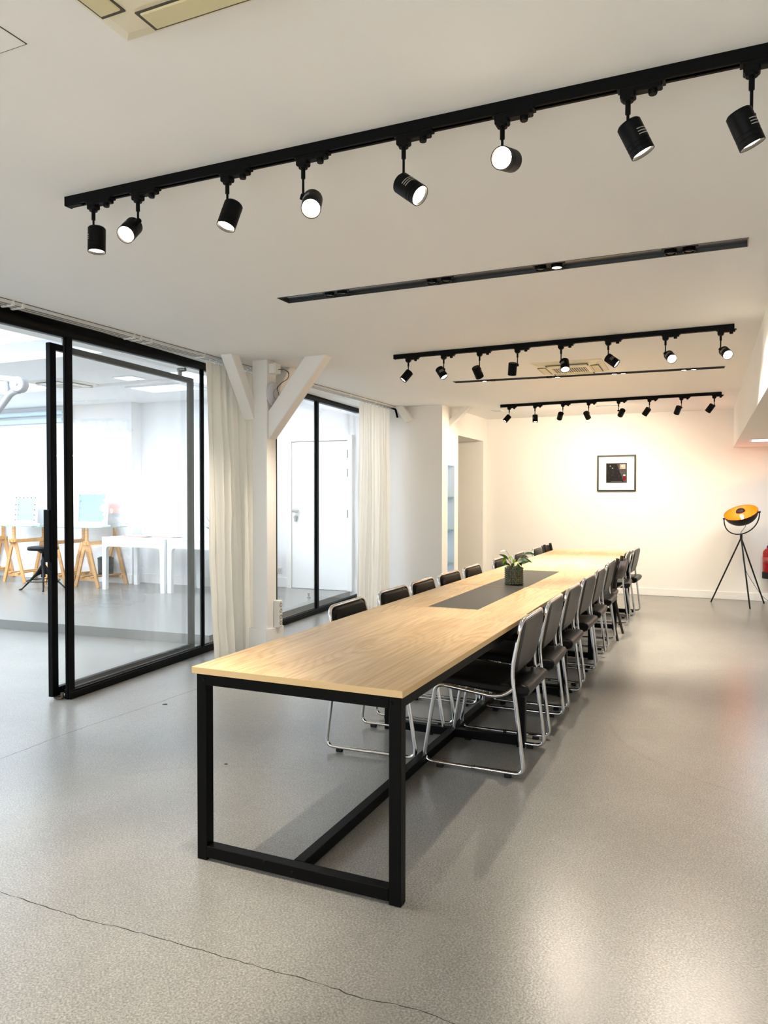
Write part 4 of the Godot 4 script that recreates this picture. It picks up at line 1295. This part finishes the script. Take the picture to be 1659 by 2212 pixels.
func room_things() -> void:
	# timber column with its three braces
	var o := base("timber_column", Vector3(-3.67, 0, -5.605))
	tag(o, "square white painted timber column with diagonal braces between the two curtains", "column")
	obj("post", box(Vector3(0, H / 2, 0), Vector3(0.15, H, 0.15), 0.004), M.paint, o)
	var bp := slab(PackedVector2Array([Vector2(-0.10, -0.155), Vector2(0.10, -0.155), Vector2(0.10, 0.065), Vector2(0.072, 0.095), Vector2(-0.10, 0.095)]), 0.0, 0.242)
	obj("base_block", bp, M.paint, o)
	obj("brace", beam(Vector3(0.0, 1.93, 0.0), Vector3(0.60, 2.66, 0.0), Vector3.BACK, 0.12, 0.155, 0.004), M.paint, o).position.z = -0.01
	obj("brace", beam(Vector3(0.0, 2.10, 0.03), Vector3(0.0, 2.68, 0.41), Vector3.RIGHT, 0.11, 0.10, 0.004), M.paint, o).position.x = -0.11
	obj("brace", beam(Vector3(-0.02, 2.06, -0.03), Vector3(-0.02, 2.66, -0.50), Vector3.RIGHT, 0.11, 0.12, 0.004), M.paint, o)
	# things fixed to the column
	var s := base("power_strip", Vector3(-3.5945, 0.243, -5.662))
	tag(s, "white four way socket strip upright at the foot of the timber column", "socket strip")
	obj("body", box(Vector3(0.026, 0.119, 0), Vector3(0.052, 0.238, 0.062), 0.004), M.plastic, s)
	obj("front_face", box(Vector3(0.0535, 0.119, 0), Vector3(0.004, 0.228, 0.054), 0.001), M.plastic, s)
	for k in 4: socket_face(s, Vector3(0.056, 0.040 + k * 0.053, 0), Vector3.RIGHT, 0.016)
	var jb := base("junction_box", Vector3(-3.594, 2.512, -5.60))
	tag(jb, "small white junction box high on the timber column under the ceiling", "junction box")
	obj("body", box(Vector3(0.030, 0, 0), Vector3(0.060, 0.085, 0.085), 0.003), M.plastic, jb)
	obj("lid", box(Vector3(0.066, 0, 0), Vector3(0.012, 0.082, 0.082), 0.003), M.plastic, jb)
	var ap := base("access_point", Vector3(-3.594, 2.292, -5.61))
	tag(ap, "round white network access point on the timber column behind the brace", "access point")
	var st := mb()
	lathe(st, [Vector2(0, 0), Vector2(0.085, 0), Vector2(0.106, 0.012), Vector2(0.108, 0.02), Vector2(0.100, 0.03), Vector2(0.06, 0.042), Vector2(0.0, 0.046)], 36, Transform3D(Basis(Vector3.FORWARD, PI / 2), Vector3.ZERO))
	obj("body", fin(st, true), M.greyplastic, ap)
	st = mb()
	lathe(st, [Vector2(0.042, 0.0425), Vector2(0.044, 0.0465), Vector2(0.046, 0.0425)], 28, Transform3D(Basis(Vector3.FORWARD, PI / 2), Vector3.ZERO))
	obj("ring", fin(st, true), M.socket, ap)
	var cb := base("network_cable", Vector3(-3.594, 2.5, -5.6))
	tag(cb, "thin grey cable looping from the junction box round the access point", "cable")
	st = mb()
	tube(st, fillet([[Vector3(0.072, 0.005, 0.0), 0], [Vector3(0.14, 0.01, -0.02), 0.05], [Vector3(0.17, -0.06, -0.05), 0.06], [Vector3(0.06, -0.12, -0.03), 0.05], [Vector3(0.055, -0.15, -0.01), 0.02], [Vector3(0.055, -0.24, -0.05), 0.05], [Vector3(0.02, -0.33, -0.03), 0.05], [Vector3(0.008, -0.38, 0.0), 0.03], [Vector3(0.006, -0.45, 0.01), 0]], 8), 0.0035, 6)
	obj("wire", fin(st, true), M.cable, cb)
	# curtains
	curtain("linen_curtain", -3.95, -5.16, -5.98, -0.02, -0.03, 7.0, 0.042, M.curtain, "heavy cream linen curtain gathered between the glass door and the column", 61)
	curtain("sheer_curtain", -3.97, -8.12, -9.06, 0.12, 0.14, 8.0, 0.038, M.sheer, "thin white sheer curtain gathered at the end of the glass screen", 67)
	# braces let into the walls
	var b1 := base("wall_brace", Vector3(-3.3, 2.3, -9.53))
	tag(b1, "short white timber brace at the top of the wall above the niche", "brace")
	obj("timber", beam(Vector3(-0.02, 0.06, 0), Vector3(0.30, 0.34, 0), Vector3.BACK, 0.10, 0.07, 0.003), M.paint, b1)
	var b2 := base("wall_brace", Vector3(-3.76, 2.45, -9.2))
	tag(b2, "stub of white brace on the shaded wall beside the curtain rail end", "brace")
	obj("timber", beam(Vector3(0.02, -0.05, 0.04), Vector3(-0.14, 0.17, 0.04), Vector3.BACK, 0.10, 0.10, 0.003), M.paint, b2)
	potted_plant()
	floor_lamp()
	# framed picture
	var f := base("framed_picture", Vector3(-1.366, 1.735, -11.23))
	tag(f, "square black framed picture with white mount on the bright end wall", "picture")
	f.rotation.z = 0.004
	st = mb()
	for q in [-1.0, 1.0]:
		bx(st, Vector3(q * 0.257, 0, 0.017), Vector3(0.022, 0.52, 0.034), 0.002)
		bx(st, Vector3(0, q * 0.249, 0.017), Vector3(0.494, 0.022, 0.034), 0.002)
	obj("frame", fin(st), mat(Color(0.06, 0.065, 0.055), 0.4), f)
	st = mb()
	bx(st, Vector3(-0.197, 0, 0.014), Vector3(0.108, 0.486, 0.006))
	bx(st, Vector3(0.1965, 0, 0.014), Vector3(0.109, 0.486, 0.006))
	bx(st, Vector3(0, 0.193, 0.014), Vector3(0.29, 0.10, 0.006))
	bx(st, Vector3(0, -0.1895, 0.014), Vector3(0.29, 0.107, 0.006))
	obj("mount", fin(st), M.mount, f)
	st = mb()
	for q in [-1.0, 1.0]:
		bx(st, Vector3(q * 0.139, 0.004, 0.016), Vector3(0.010, 0.284, 0.008))
		bx(st, Vector3(0, 0.004 + q * 0.137, 0.016), Vector3(0.27, 0.010, 0.008))
	obj("inner_frame", fin(st), mat(Color(0.07, 0.07, 0.065), 0.5), f)
	var pm := PlaneMesh.new()
	pm.size = Vector2(0.276, 0.27)
	pm.orientation = PlaneMesh.FACE_Z
	obj("print", pm, M.print, f, Vector3(0, 0.004, 0.0125))
	obj("backing", box(Vector3(0, 0, 0.006), Vector3(0.50, 0.486, 0.010)), M.mount, f)
	# fire extinguisher
	var x := base("fire_extinguisher", Vector3(0.598, 0.318, -11.13))
	tag(x, "red fire extinguisher with black foot hung on the end wall by the lamp", "fire extinguisher")
	obj("foot_ring", turned([Vector2(0, 0), Vector2(0.076, 0), Vector2(0.082, 0.006), Vector2(0.082, 0.082), Vector2(0.079, 0.086), Vector2(0, 0.086)], 28, true), M.rubber, x)
	obj("body", turned([Vector2(0.0, 0.03), Vector2(0.077, 0.03), Vector2(0.077, 0.335), Vector2(0.070, 0.362), Vector2(0.050, 0.386), Vector2(0.026, 0.40), Vector2(0.020, 0.42), Vector2(0, 0.42)], 28), M.red, x)
	obj("collar", turned([Vector2(0.0, 0.41), Vector2(0.024, 0.41), Vector2(0.026, 0.43), Vector2(0.016, 0.44), Vector2(0.016, 0.48), Vector2(0, 0.482)], 18, true), M.gunmetal, x)
	st = mb()
	bx(st, Vector3(0.03, 0.47, 0.02), Vector3(0.05, 0.016, 0.022), 0.004, Basis(Vector3.BACK, -0.3))
	bx(st, Vector3(0.03, 0.505, 0.02), Vector3(0.07, 0.014, 0.022), 0.004, Basis(Vector3.BACK, 0.2))
	bx(st, Vector3(0.0, 0.455, 0.03), Vector3(0.02, 0.05, 0.03), 0.004)
	obj("handle", fin(st), M.rubber, x)
	for q in [[0.205, 0.285, -1.9, 0.9, M.labelred], [0.125, 0.165, -1.05, -0.75, M.mount]]:
		var rings := []
		for k in 13:
			var a: float = PI / 2 + lerpf(q[2], q[3], k / 12.0) + 0.5
			rings.append([Vector3(cos(a) * 0.0775, q[0], sin(a) * 0.0775), Vector3(cos(a) * 0.0782, q[0], sin(a) * 0.0782), Vector3(cos(a) * 0.0782, q[1], sin(a) * 0.0782), Vector3(cos(a) * 0.0775, q[1], sin(a) * 0.0775)])
		st = mb()
		loft(st, rings)
		obj("sticker", fin(st), q[4], x)
	obj("wall_bracket", box(Vector3(0, 0.36, -0.085), Vector3(0.05, 0.12, 0.03), 0.003), M.gunmetal, x)
	# small fittings behind the far glass
	var hs := base("wall_outlet", Vector3(-5.80, 0.335, -9.2))
	tag(hs, "white double wall outlet low beside the hall door", "outlet")
	obj("plate", box(Vector3(0, 0, 0.005), Vector3(0.155, 0.085, 0.012), 0.003), M.plastic, hs)
	for q in [-0.036, 0.036]: socket_face(hs, Vector3(q, 0, 0.011), Vector3.BACK)
	var ds := base("door_stop", Vector3(-4.80, 0.095, -8.35))
	tag(ds, "tiny chrome door stop on the floor before the hall door", "door stop")
	obj("stopper", turned([Vector2(0, 0), Vector2(0.024, 0), Vector2(0.024, 0.012), Vector2(0.012, 0.018), Vector2(0.012, 0.05), Vector2(0.018, 0.054), Vector2(0.018, 0.066), Vector2(0, 0.068)], 16, true), M.steel, ds)

# ---------------------------------------------------------------- things in the studio
func trestle(x: float, label: String) -> void:
	var o := base("trestle", Vector3(x, 0.095, -8.28))
	tag(o, label, "trestle", "pine trestles under the glass tops")
	for z in [0.27, -0.27]:
		for s in [-1.0, 1.0]:
			obj("leg", beam(Vector3(s * 0.215, 0.0, z), Vector3(s * 0.02, 0.655, z), Vector3.BACK, 0.026, 0.055, 0.003), M.pine, o)
		obj("foot_bar", box(Vector3(0, 0.115, z - 0.020 * signf(z)), Vector3(0.34, 0.045, 0.02), 0.002), M.pine, o)
		var p := obj("height_post", box(Vector3(0, 0.69, z), Vector3(0.05, 0.31, 0.026), 0.003), M.pine, o)
		for k in 3:
			var st := mb()
			tube(st, [Vector3(0, 0.73 + k * 0.04, z + 0.0125), Vector3(0, 0.73 + k * 0.04, z + 0.0138)], 0.006, 8)
			obj("peg_hole", fin(st), M.walnut, p)
	for s in [-1.0, 1.0]: obj("top_beam", box(Vector3(s * 0.036, 0.625, 0), Vector3(0.02, 0.05, 0.66), 0.003), M.pine, o)
	for s in [-1.0, 1.0]: obj("shelf_bar", box(Vector3(s * 0.09, 0.149, 0), Vector3(0.06, 0.02, 0.56), 0.003), M.pine, o)
	obj("end_block", box(Vector3(0, 0.625, 0.30), Vector3(0.15, 0.035, 0.03), 0.003), M.pine, o)

func vanity_mirror(at: Vector3, w: float, h: float, nt: int, ns: int, r: float, label: String) -> void:
	var o := base("vanity_mirror", at)
	tag(o, label, "mirror", "light bulb mirrors on the glass tops")
	obj("foot", box(Vector3(0, 0.012, 0.03), Vector3(w * 1.08, 0.024, 0.16), 0.005), M.white, o)
	var b := Basis(Vector3.RIGHT, -0.07)
	var st := mb()
	for q in [-1.0, 1.0]:
		bx(st, Vector3(0, 0.024, 0) + b * Vector3(q * (w / 2 - 0.022), h / 2, 0), Vector3(0.044, h, 0.035), 0.004, b)
		bx(st, Vector3(0, 0.024, 0) + b * Vector3(0, h / 2 + q * (h / 2 - 0.022), 0), Vector3(w - 0.088, 0.044, 0.035), 0.004, b)
	bx(st, Vector3(0, 0.024, 0) + b * Vector3(0, h / 2, -0.012), Vector3(w - 0.02, h - 0.02, 0.01), 0.0, b)
	obj("frame", fin(st), M.white, o)
	st = mb()
	bx(st, Vector3(0, 0.024, 0) + b * Vector3(0, h / 2, 0.002), Vector3(w - 0.088, h - 0.088, 0.006), 0.0, b)
	obj("glass", fin(st), M.mirror, o)
	var spots := []
	for k in nt: spots.append(Vector2(lerpf(-w / 2 + 0.024, w / 2 - 0.024, float(k) / (nt - 1)), h - 0.024))
	for k in ns:
		for q in [-1.0, 1.0]: spots.append(Vector2(q * (w / 2 - 0.024), lerpf(0.05, h - 0.13, float(k) / (ns - 1))))
	for p in spots:
		st = mb()
		var prof := [Vector2(r * 0.45, -r * 0.3), Vector2(r * 0.5, 0.0), Vector2(r * 0.9, r * 0.5), Vector2(r, r), Vector2(r * 0.85, r * 1.5), Vector2(r * 0.5, r * 1.87), Vector2(0, r * 2)]
		lathe(st, prof, 12, Transform3D(b * Basis(Vector3.RIGHT, PI / 2), Vector3(0, 0.024, 0) + b * Vector3(p.x, p.y, 0.0175)))
		obj("bulb", fin(st, true), M.globe if r > 0.015 else M.socket, o)

func white_desk(c: Vector3, label: String) -> void:
	var o := base("white_desk", c)
	tag(o, label, "desk", "white desks side by side")
	var w := 1.09
	var d := 0.68
	obj("desktop", box(Vector3(0, 0.722, 0), Vector3(w, 0.022, d), 0.004), M.white, o)
	for z in [d / 2 - 0.03, -d / 2 + 0.03]:
		var arch := []
		for p in [Vector2(-w / 2, 0.711), Vector2(-w / 2, 0.0), Vector2(-w / 2 + 0.062, 0.0)]: arch.append(p)
		for k in 7:
			var a := PI - PI / 2 * k / 6.0
			arch.append(Vector2(-w / 2 + 0.072 + 0.05, 0.555) + Vector2(cos(a), sin(a)) * 0.05)
		for k in 7:
			var a := PI / 2 - PI / 2 * k / 6.0
			arch.append(Vector2(w / 2 - 0.072 - 0.05, 0.555) + Vector2(cos(a), sin(a)) * 0.05)
		for p in [Vector2(w / 2 - 0.062, 0.0), Vector2(w / 2, 0.0), Vector2(w / 2, 0.711)]: arch.append(p)
		obj("leg_frame", plate(arch, z - 0.028, z + 0.028), M.white, o)
	for s in [-1.0, 1.0]: obj("side_rail", box(Vector3(s * (w / 2 - 0.02), 0.658, 0), Vector3(0.03, 0.104, d - 0.12), 0.003), M.white, o)

func studio_things() -> void:
	trestle(-10.60, "pine trestle cut by the picture edge under the first glass top")
	trestle(-9.70, "pine trestle behind the black stool")
	trestle(-8.86, "pine trestle mostly hidden by the black door post")
	trestle(-8.24, "pine trestle beside the white desk with the waste bin on it")
	for g in [[-10.15, 1.75, "glass top on the trestles with the small mirror"], [-8.62, 1.16, "glass top on the trestles with the large mirror, next to the desks"]]:
		var o := base("glass_plate", Vector3(g[0], 0.9405, -8.28))
		tag(o, g[2], "glass plate", "glass plates on the trestles")
		obj("sheet", box(Vector3(0, 0.004, 0), Vector3(g[1], 0.008, 0.63), 0.0), M.tableglass, o)
		var st := mb()
		bx(st, Vector3(0, 0.004, 0.316), Vector3(g[1], 0.0085, 0.003))
		for q in [-1.0, 1.0]: bx(st, Vector3(q * g[1] / 2, 0.004, 0), Vector3(0.003, 0.0085, 0.63))
		obj("polished_edge", fin(st), M.glassedge, o)
	vanity_mirror(Vector3(-9.86, 0.9487, -8.36), 0.46, 0.42, 6, 4, 0.011, "small white mirror with tiny bulbs on the glass top left of the door")
	vanity_mirror(Vector3(-8.50, 0.9487, -8.36), 0.60, 0.49, 6, 4, 0.024, "larger mirror framed by round white bulbs seen through the glass door")
	white_desk(Vector3(-7.33, 0.095, -8.27), "white desk with rounded leg corners next to the trestle, papers on it")
	white_desk(Vector3(-6.22, 0.095, -8.31), "second white desk, half hidden behind the cream curtain")
	for p in [[Vector3(-7.40, 0.8285, -8.16), 0.1, "curled paper sheet with an orange line, on the desk"], [Vector3(-6.93, 0.8285, -8.22), 0.1, "second loose paper sheet on the white desk, towards the curtain"]]:
		var o := base("paper_sheet", p[0], p[1])
		tag(o, p[2], "paper", "papers on the white desk")
		var rings := []
		for k in 9:
			var t := k / 8.0
			var y := 0.001 + 0.014 * pow(absf(t - 0.5) * 2, 3.0)
			rings.append([Vector3(-0.2 + 0.4 * t, y, 0.12), Vector3(-0.2 + 0.4 * t, y + 0.0008, 0.12), Vector3(-0.2 + 0.4 * t, y + 0.0008, -0.12), Vector3(-0.2 + 0.4 * t, y, -0.12)])
		var st := mb()
		loft(st, rings)
		obj("sheet", fin(st), M.paper, o)
		st = mb()
		tube(st, fillet([[Vector3(-0.19, 0.016, 0.1), 0], [Vector3(-0.05, 0.005, 0.05), 0.05], [Vector3(0.08, 0.006, 0.08), 0.05], [Vector3(0.17, 0.012, 0.06), 0]]), 0.004, 6)
		obj("edge_print", fin(st), M.paperline, o)
	# stool
	var s := base("stool", Vector3(-8.62, 0.095, -7.59))
	tag(s, "round black stool on four splayed steel legs in the studio", "stool")
	obj("seat", turned([Vector2(0, 0.545), Vector2(0.19, 0.548), Vector2(0.203, 0.556), Vector2(0.205, 0.58), Vector2(0.195, 0.597), Vector2(0.15, 0.604), Vector2(0, 0.606)], 32), M.vinyl, s)
	obj("seat_pan", turned([Vector2(0, 0.50), Vector2(0.04, 0.505), Vector2(0.07, 0.535), Vector2(0.12, 0.546), Vector2(0, 0.546)], 20), M.gunmetal, s)
	var st := mb()
	lathe(st, [Vector2(0, 0.16), Vector2(0.03, 0.17), Vector2(0.032, 0.40), Vector2(0.02, 0.42), Vector2(0.016, 0.51), Vector2(0, 0.51)], 16)
	obj("column", fin(st, true), M.gunmetal, s)
	for k in 4:
		var a := PI / 4 + PI / 2 * k - 0.05
		var u := Vector3(cos(a), 0, sin(a))
		var rings := []
		for q in [[0.02, 0.36, 0.22, 0.018], [0.09, 0.245, 0.185, 0.015], [0.19, 0.12, 0.085, 0.012], [0.275, 0.025, 0.0, 0.011], [0.31, 0.014, 0.0, 0.011]]:
			var sd: Vector3 = Vector3(-u.z, 0, u.x) * q[3]
			rings.append([u * q[0] + sd + Vector3(0, q[1], 0), u * q[0] - sd + Vector3(0, q[1], 0), u * q[0] - sd + Vector3(0, q[2], 0), u * q[0] + sd + Vector3(0, q[2], 0)])
		st = mb()
		loft(st, rings)
		obj("leg", fin(st), M.gunmetal, s)
	st = mb()
	var ring := []
	for k in 37: ring.append(Vector3(cos(TAU * k / 36) * 0.215, 0.125, sin(TAU * k / 36) * 0.215))
	tube(st, ring, 0.007, 8)
	obj("foot_ring", fin(st, true), M.gunmetal, s)
	# bin on the lower bars of the trestle
	var b := base("waste_bin", Vector3(-8.27, 0.2545, -8.40))
	tag(b, "small grey pedal bin standing on the trestle's lower bars", "bin")
	obj("body", turned([Vector2(0, 0), Vector2(0.105, 0), Vector2(0.108, 0.006), Vector2(0.112, 0.22), Vector2(0, 0.22)], 24, true), mat(Color(0.30, 0.31, 0.31), 0.35, 0.6), b)
	obj("lid", turned([Vector2(0.116, 0.218), Vector2(0.117, 0.232), Vector2(0.08, 0.25), Vector2(0, 0.256)], 24), M.gunmetal, b)
	obj("pedal", box(Vector3(0, 0.012, 0.115), Vector3(0.04, 0.01, 0.03), 0.002), M.rubber, b)
	# palm on the second desk, only its fronds show beside the curtain
	var p := base("desk_palm", Vector3(-6.13, 0.8285, -8.12))
	tag(p, "dark spiky palm in a pot on the desk, peeping past the curtain", "plant")
	obj("pot", turned([Vector2(0, 0), Vector2(0.06, 0), Vector2(0.08, 0.12), Vector2(0.074, 0.12), Vector2(0.07, 0.10), Vector2(0, 0.10)], 20, true), M.white, p)
	for k in 12:
		var a := TAU * k / 12 + 0.2
		var d := Vector3(cos(a), 0, sin(a))
		obj("frond", leaf_mesh(Vector3(0, 0.10, 0) + d * 0.01, Vector3(0, 0.17 + 0.10 * (k % 3), 0) + d * (0.19 - 0.03 * (k % 3)), 0.022, Vector3.UP, 0.02), M.frond, p)
	# pivoting arm at the picture edge
	var a := base("studio_boom", Vector3(-5.99, 2.44, -5.02))
	tag(a, "white pivoting studio boom with a round joint at the left picture edge", "studio boom")
	st = mb()
	lathe(st, [Vector2(0, 0.06), Vector2(0.012, 0.06), Vector2(0.012, 0.054), Vector2(0.064, 0.052), Vector2(0.072, 0.044), Vector2(0.072, -0.04), Vector2(0, -0.04)], 32, Transform3D(Basis(Vector3.RIGHT, PI / 2) * Basis(Vector3.FORWARD, 0.0), Vector3.ZERO), true)
	obj("pivot_joint", fin(st), M.boom, a).rotation.y = 0.35
	obj("upper_arm", beam(Vector3(-0.02, 0.045, 0), Vector3(-0.52, 0.115, 0), Vector3.BACK, 0.06, 0.055, 0.01), M.boom, a)
	st = mb()
	tube(st, fillet([[Vector3(0.0, -0.05, 0), 0], [Vector3(-0.10, -0.06, 0), 0.06], [Vector3(-0.24, -0.19, 0), 0.1], [Vector3(-0.52, -0.42, 0), 0]], 8), 0.032, 12)
	obj("lower_arm", fin(st, true), M.boom, a)
	obj("link", box(Vector3(-0.16, -0.01, 0), Vector3(0.05, 0.17, 0.05), 0.01), M.boom, a)
	obj("mast", box(Vector3(-0.54, -0.60, 0), Vector3(0.10, 3.62, 0.10), 0.006), M.boom, a)
	# paper roll holder on the back wall
	var r := base("backdrop_roll", Vector3(-10.6, 2.62, -8.55))
	tag(r, "pale paper backdrop rolls held along the top of the studio wall", "backdrop roll")
	st = mb()
	for q in [[0.07, 0.0], [-0.045, 0.012]]: tube(st, [Vector3(-1.5, q[0], q[1]), Vector3(1.35, q[0], q[1])], 0.038, 16)
	obj("roll", fin(st, true), mat(Color(0.86, 0.93, 0.97), 0.6), r)
	obj("bracket", box(Vector3(1.42, 0.02, -0.01), Vector3(0.14, 0.22, 0.07), 0.01), M.plastic, r)
	# studio ceiling lights
	var c := base("ceiling_panel", Vector3(-6.48, 2.82, -6.98))
	tag(c, "small bright square light panel in the studio ceiling", "ceiling light")
	obj("frame", box(Vector3(0, -0.004, 0), Vector3(0.30, 0.012, 0.26), 0.003), M.white, c)
	obj("light_panel", box(Vector3(0, -0.011, 0), Vector3(0.26, 0.004, 0.22)), glow(Color(0.78, 0.90, 1.0), 1.2), c)
	c = base("studio_skylight", Vector3(-6.5, 2.80, -7.65))
	tag(c, "pale skylight with white edges in the lowered studio ceiling strip", "skylight")
	st = mb()
	for q in [-1.0, 1.0]:
		bx(st, Vector3(q * 0.42, -0.012, 0), Vector3(0.05, 0.03, 0.52), 0.004)
		bx(st, Vector3(0, -0.012, q * 0.26), Vector3(0.79, 0.03, 0.05), 0.004)
	obj("frame", fin(st), M.white, c)
	obj("light_panel", box(Vector3(0, -0.013, 0), Vector3(0.79, 0.006, 0.47)), M.panel, c)
	c = base("studio_skylight", Vector3(-9.6, 2.815, -6.58))
	tag(c, "wide daylight panel in the studio ceiling above the first trestles, out of sight", "skylight")
	obj("light_panel", box(Vector3(0, -0.006, 0), Vector3(3.2, 0.02, 1.16), 0.004), M.daylight, c)
	c = base("studio_skylight", Vector3(-5.45, 2.815, -7.7))
	tag(c, "narrow daylight panel in the ceiling before the hall door, out of sight", "skylight")
	obj("light_panel", box(Vector3(0, -0.006, 0), Vector3(0.9, 0.02, 1.6), 0.004), M.daylight, c)
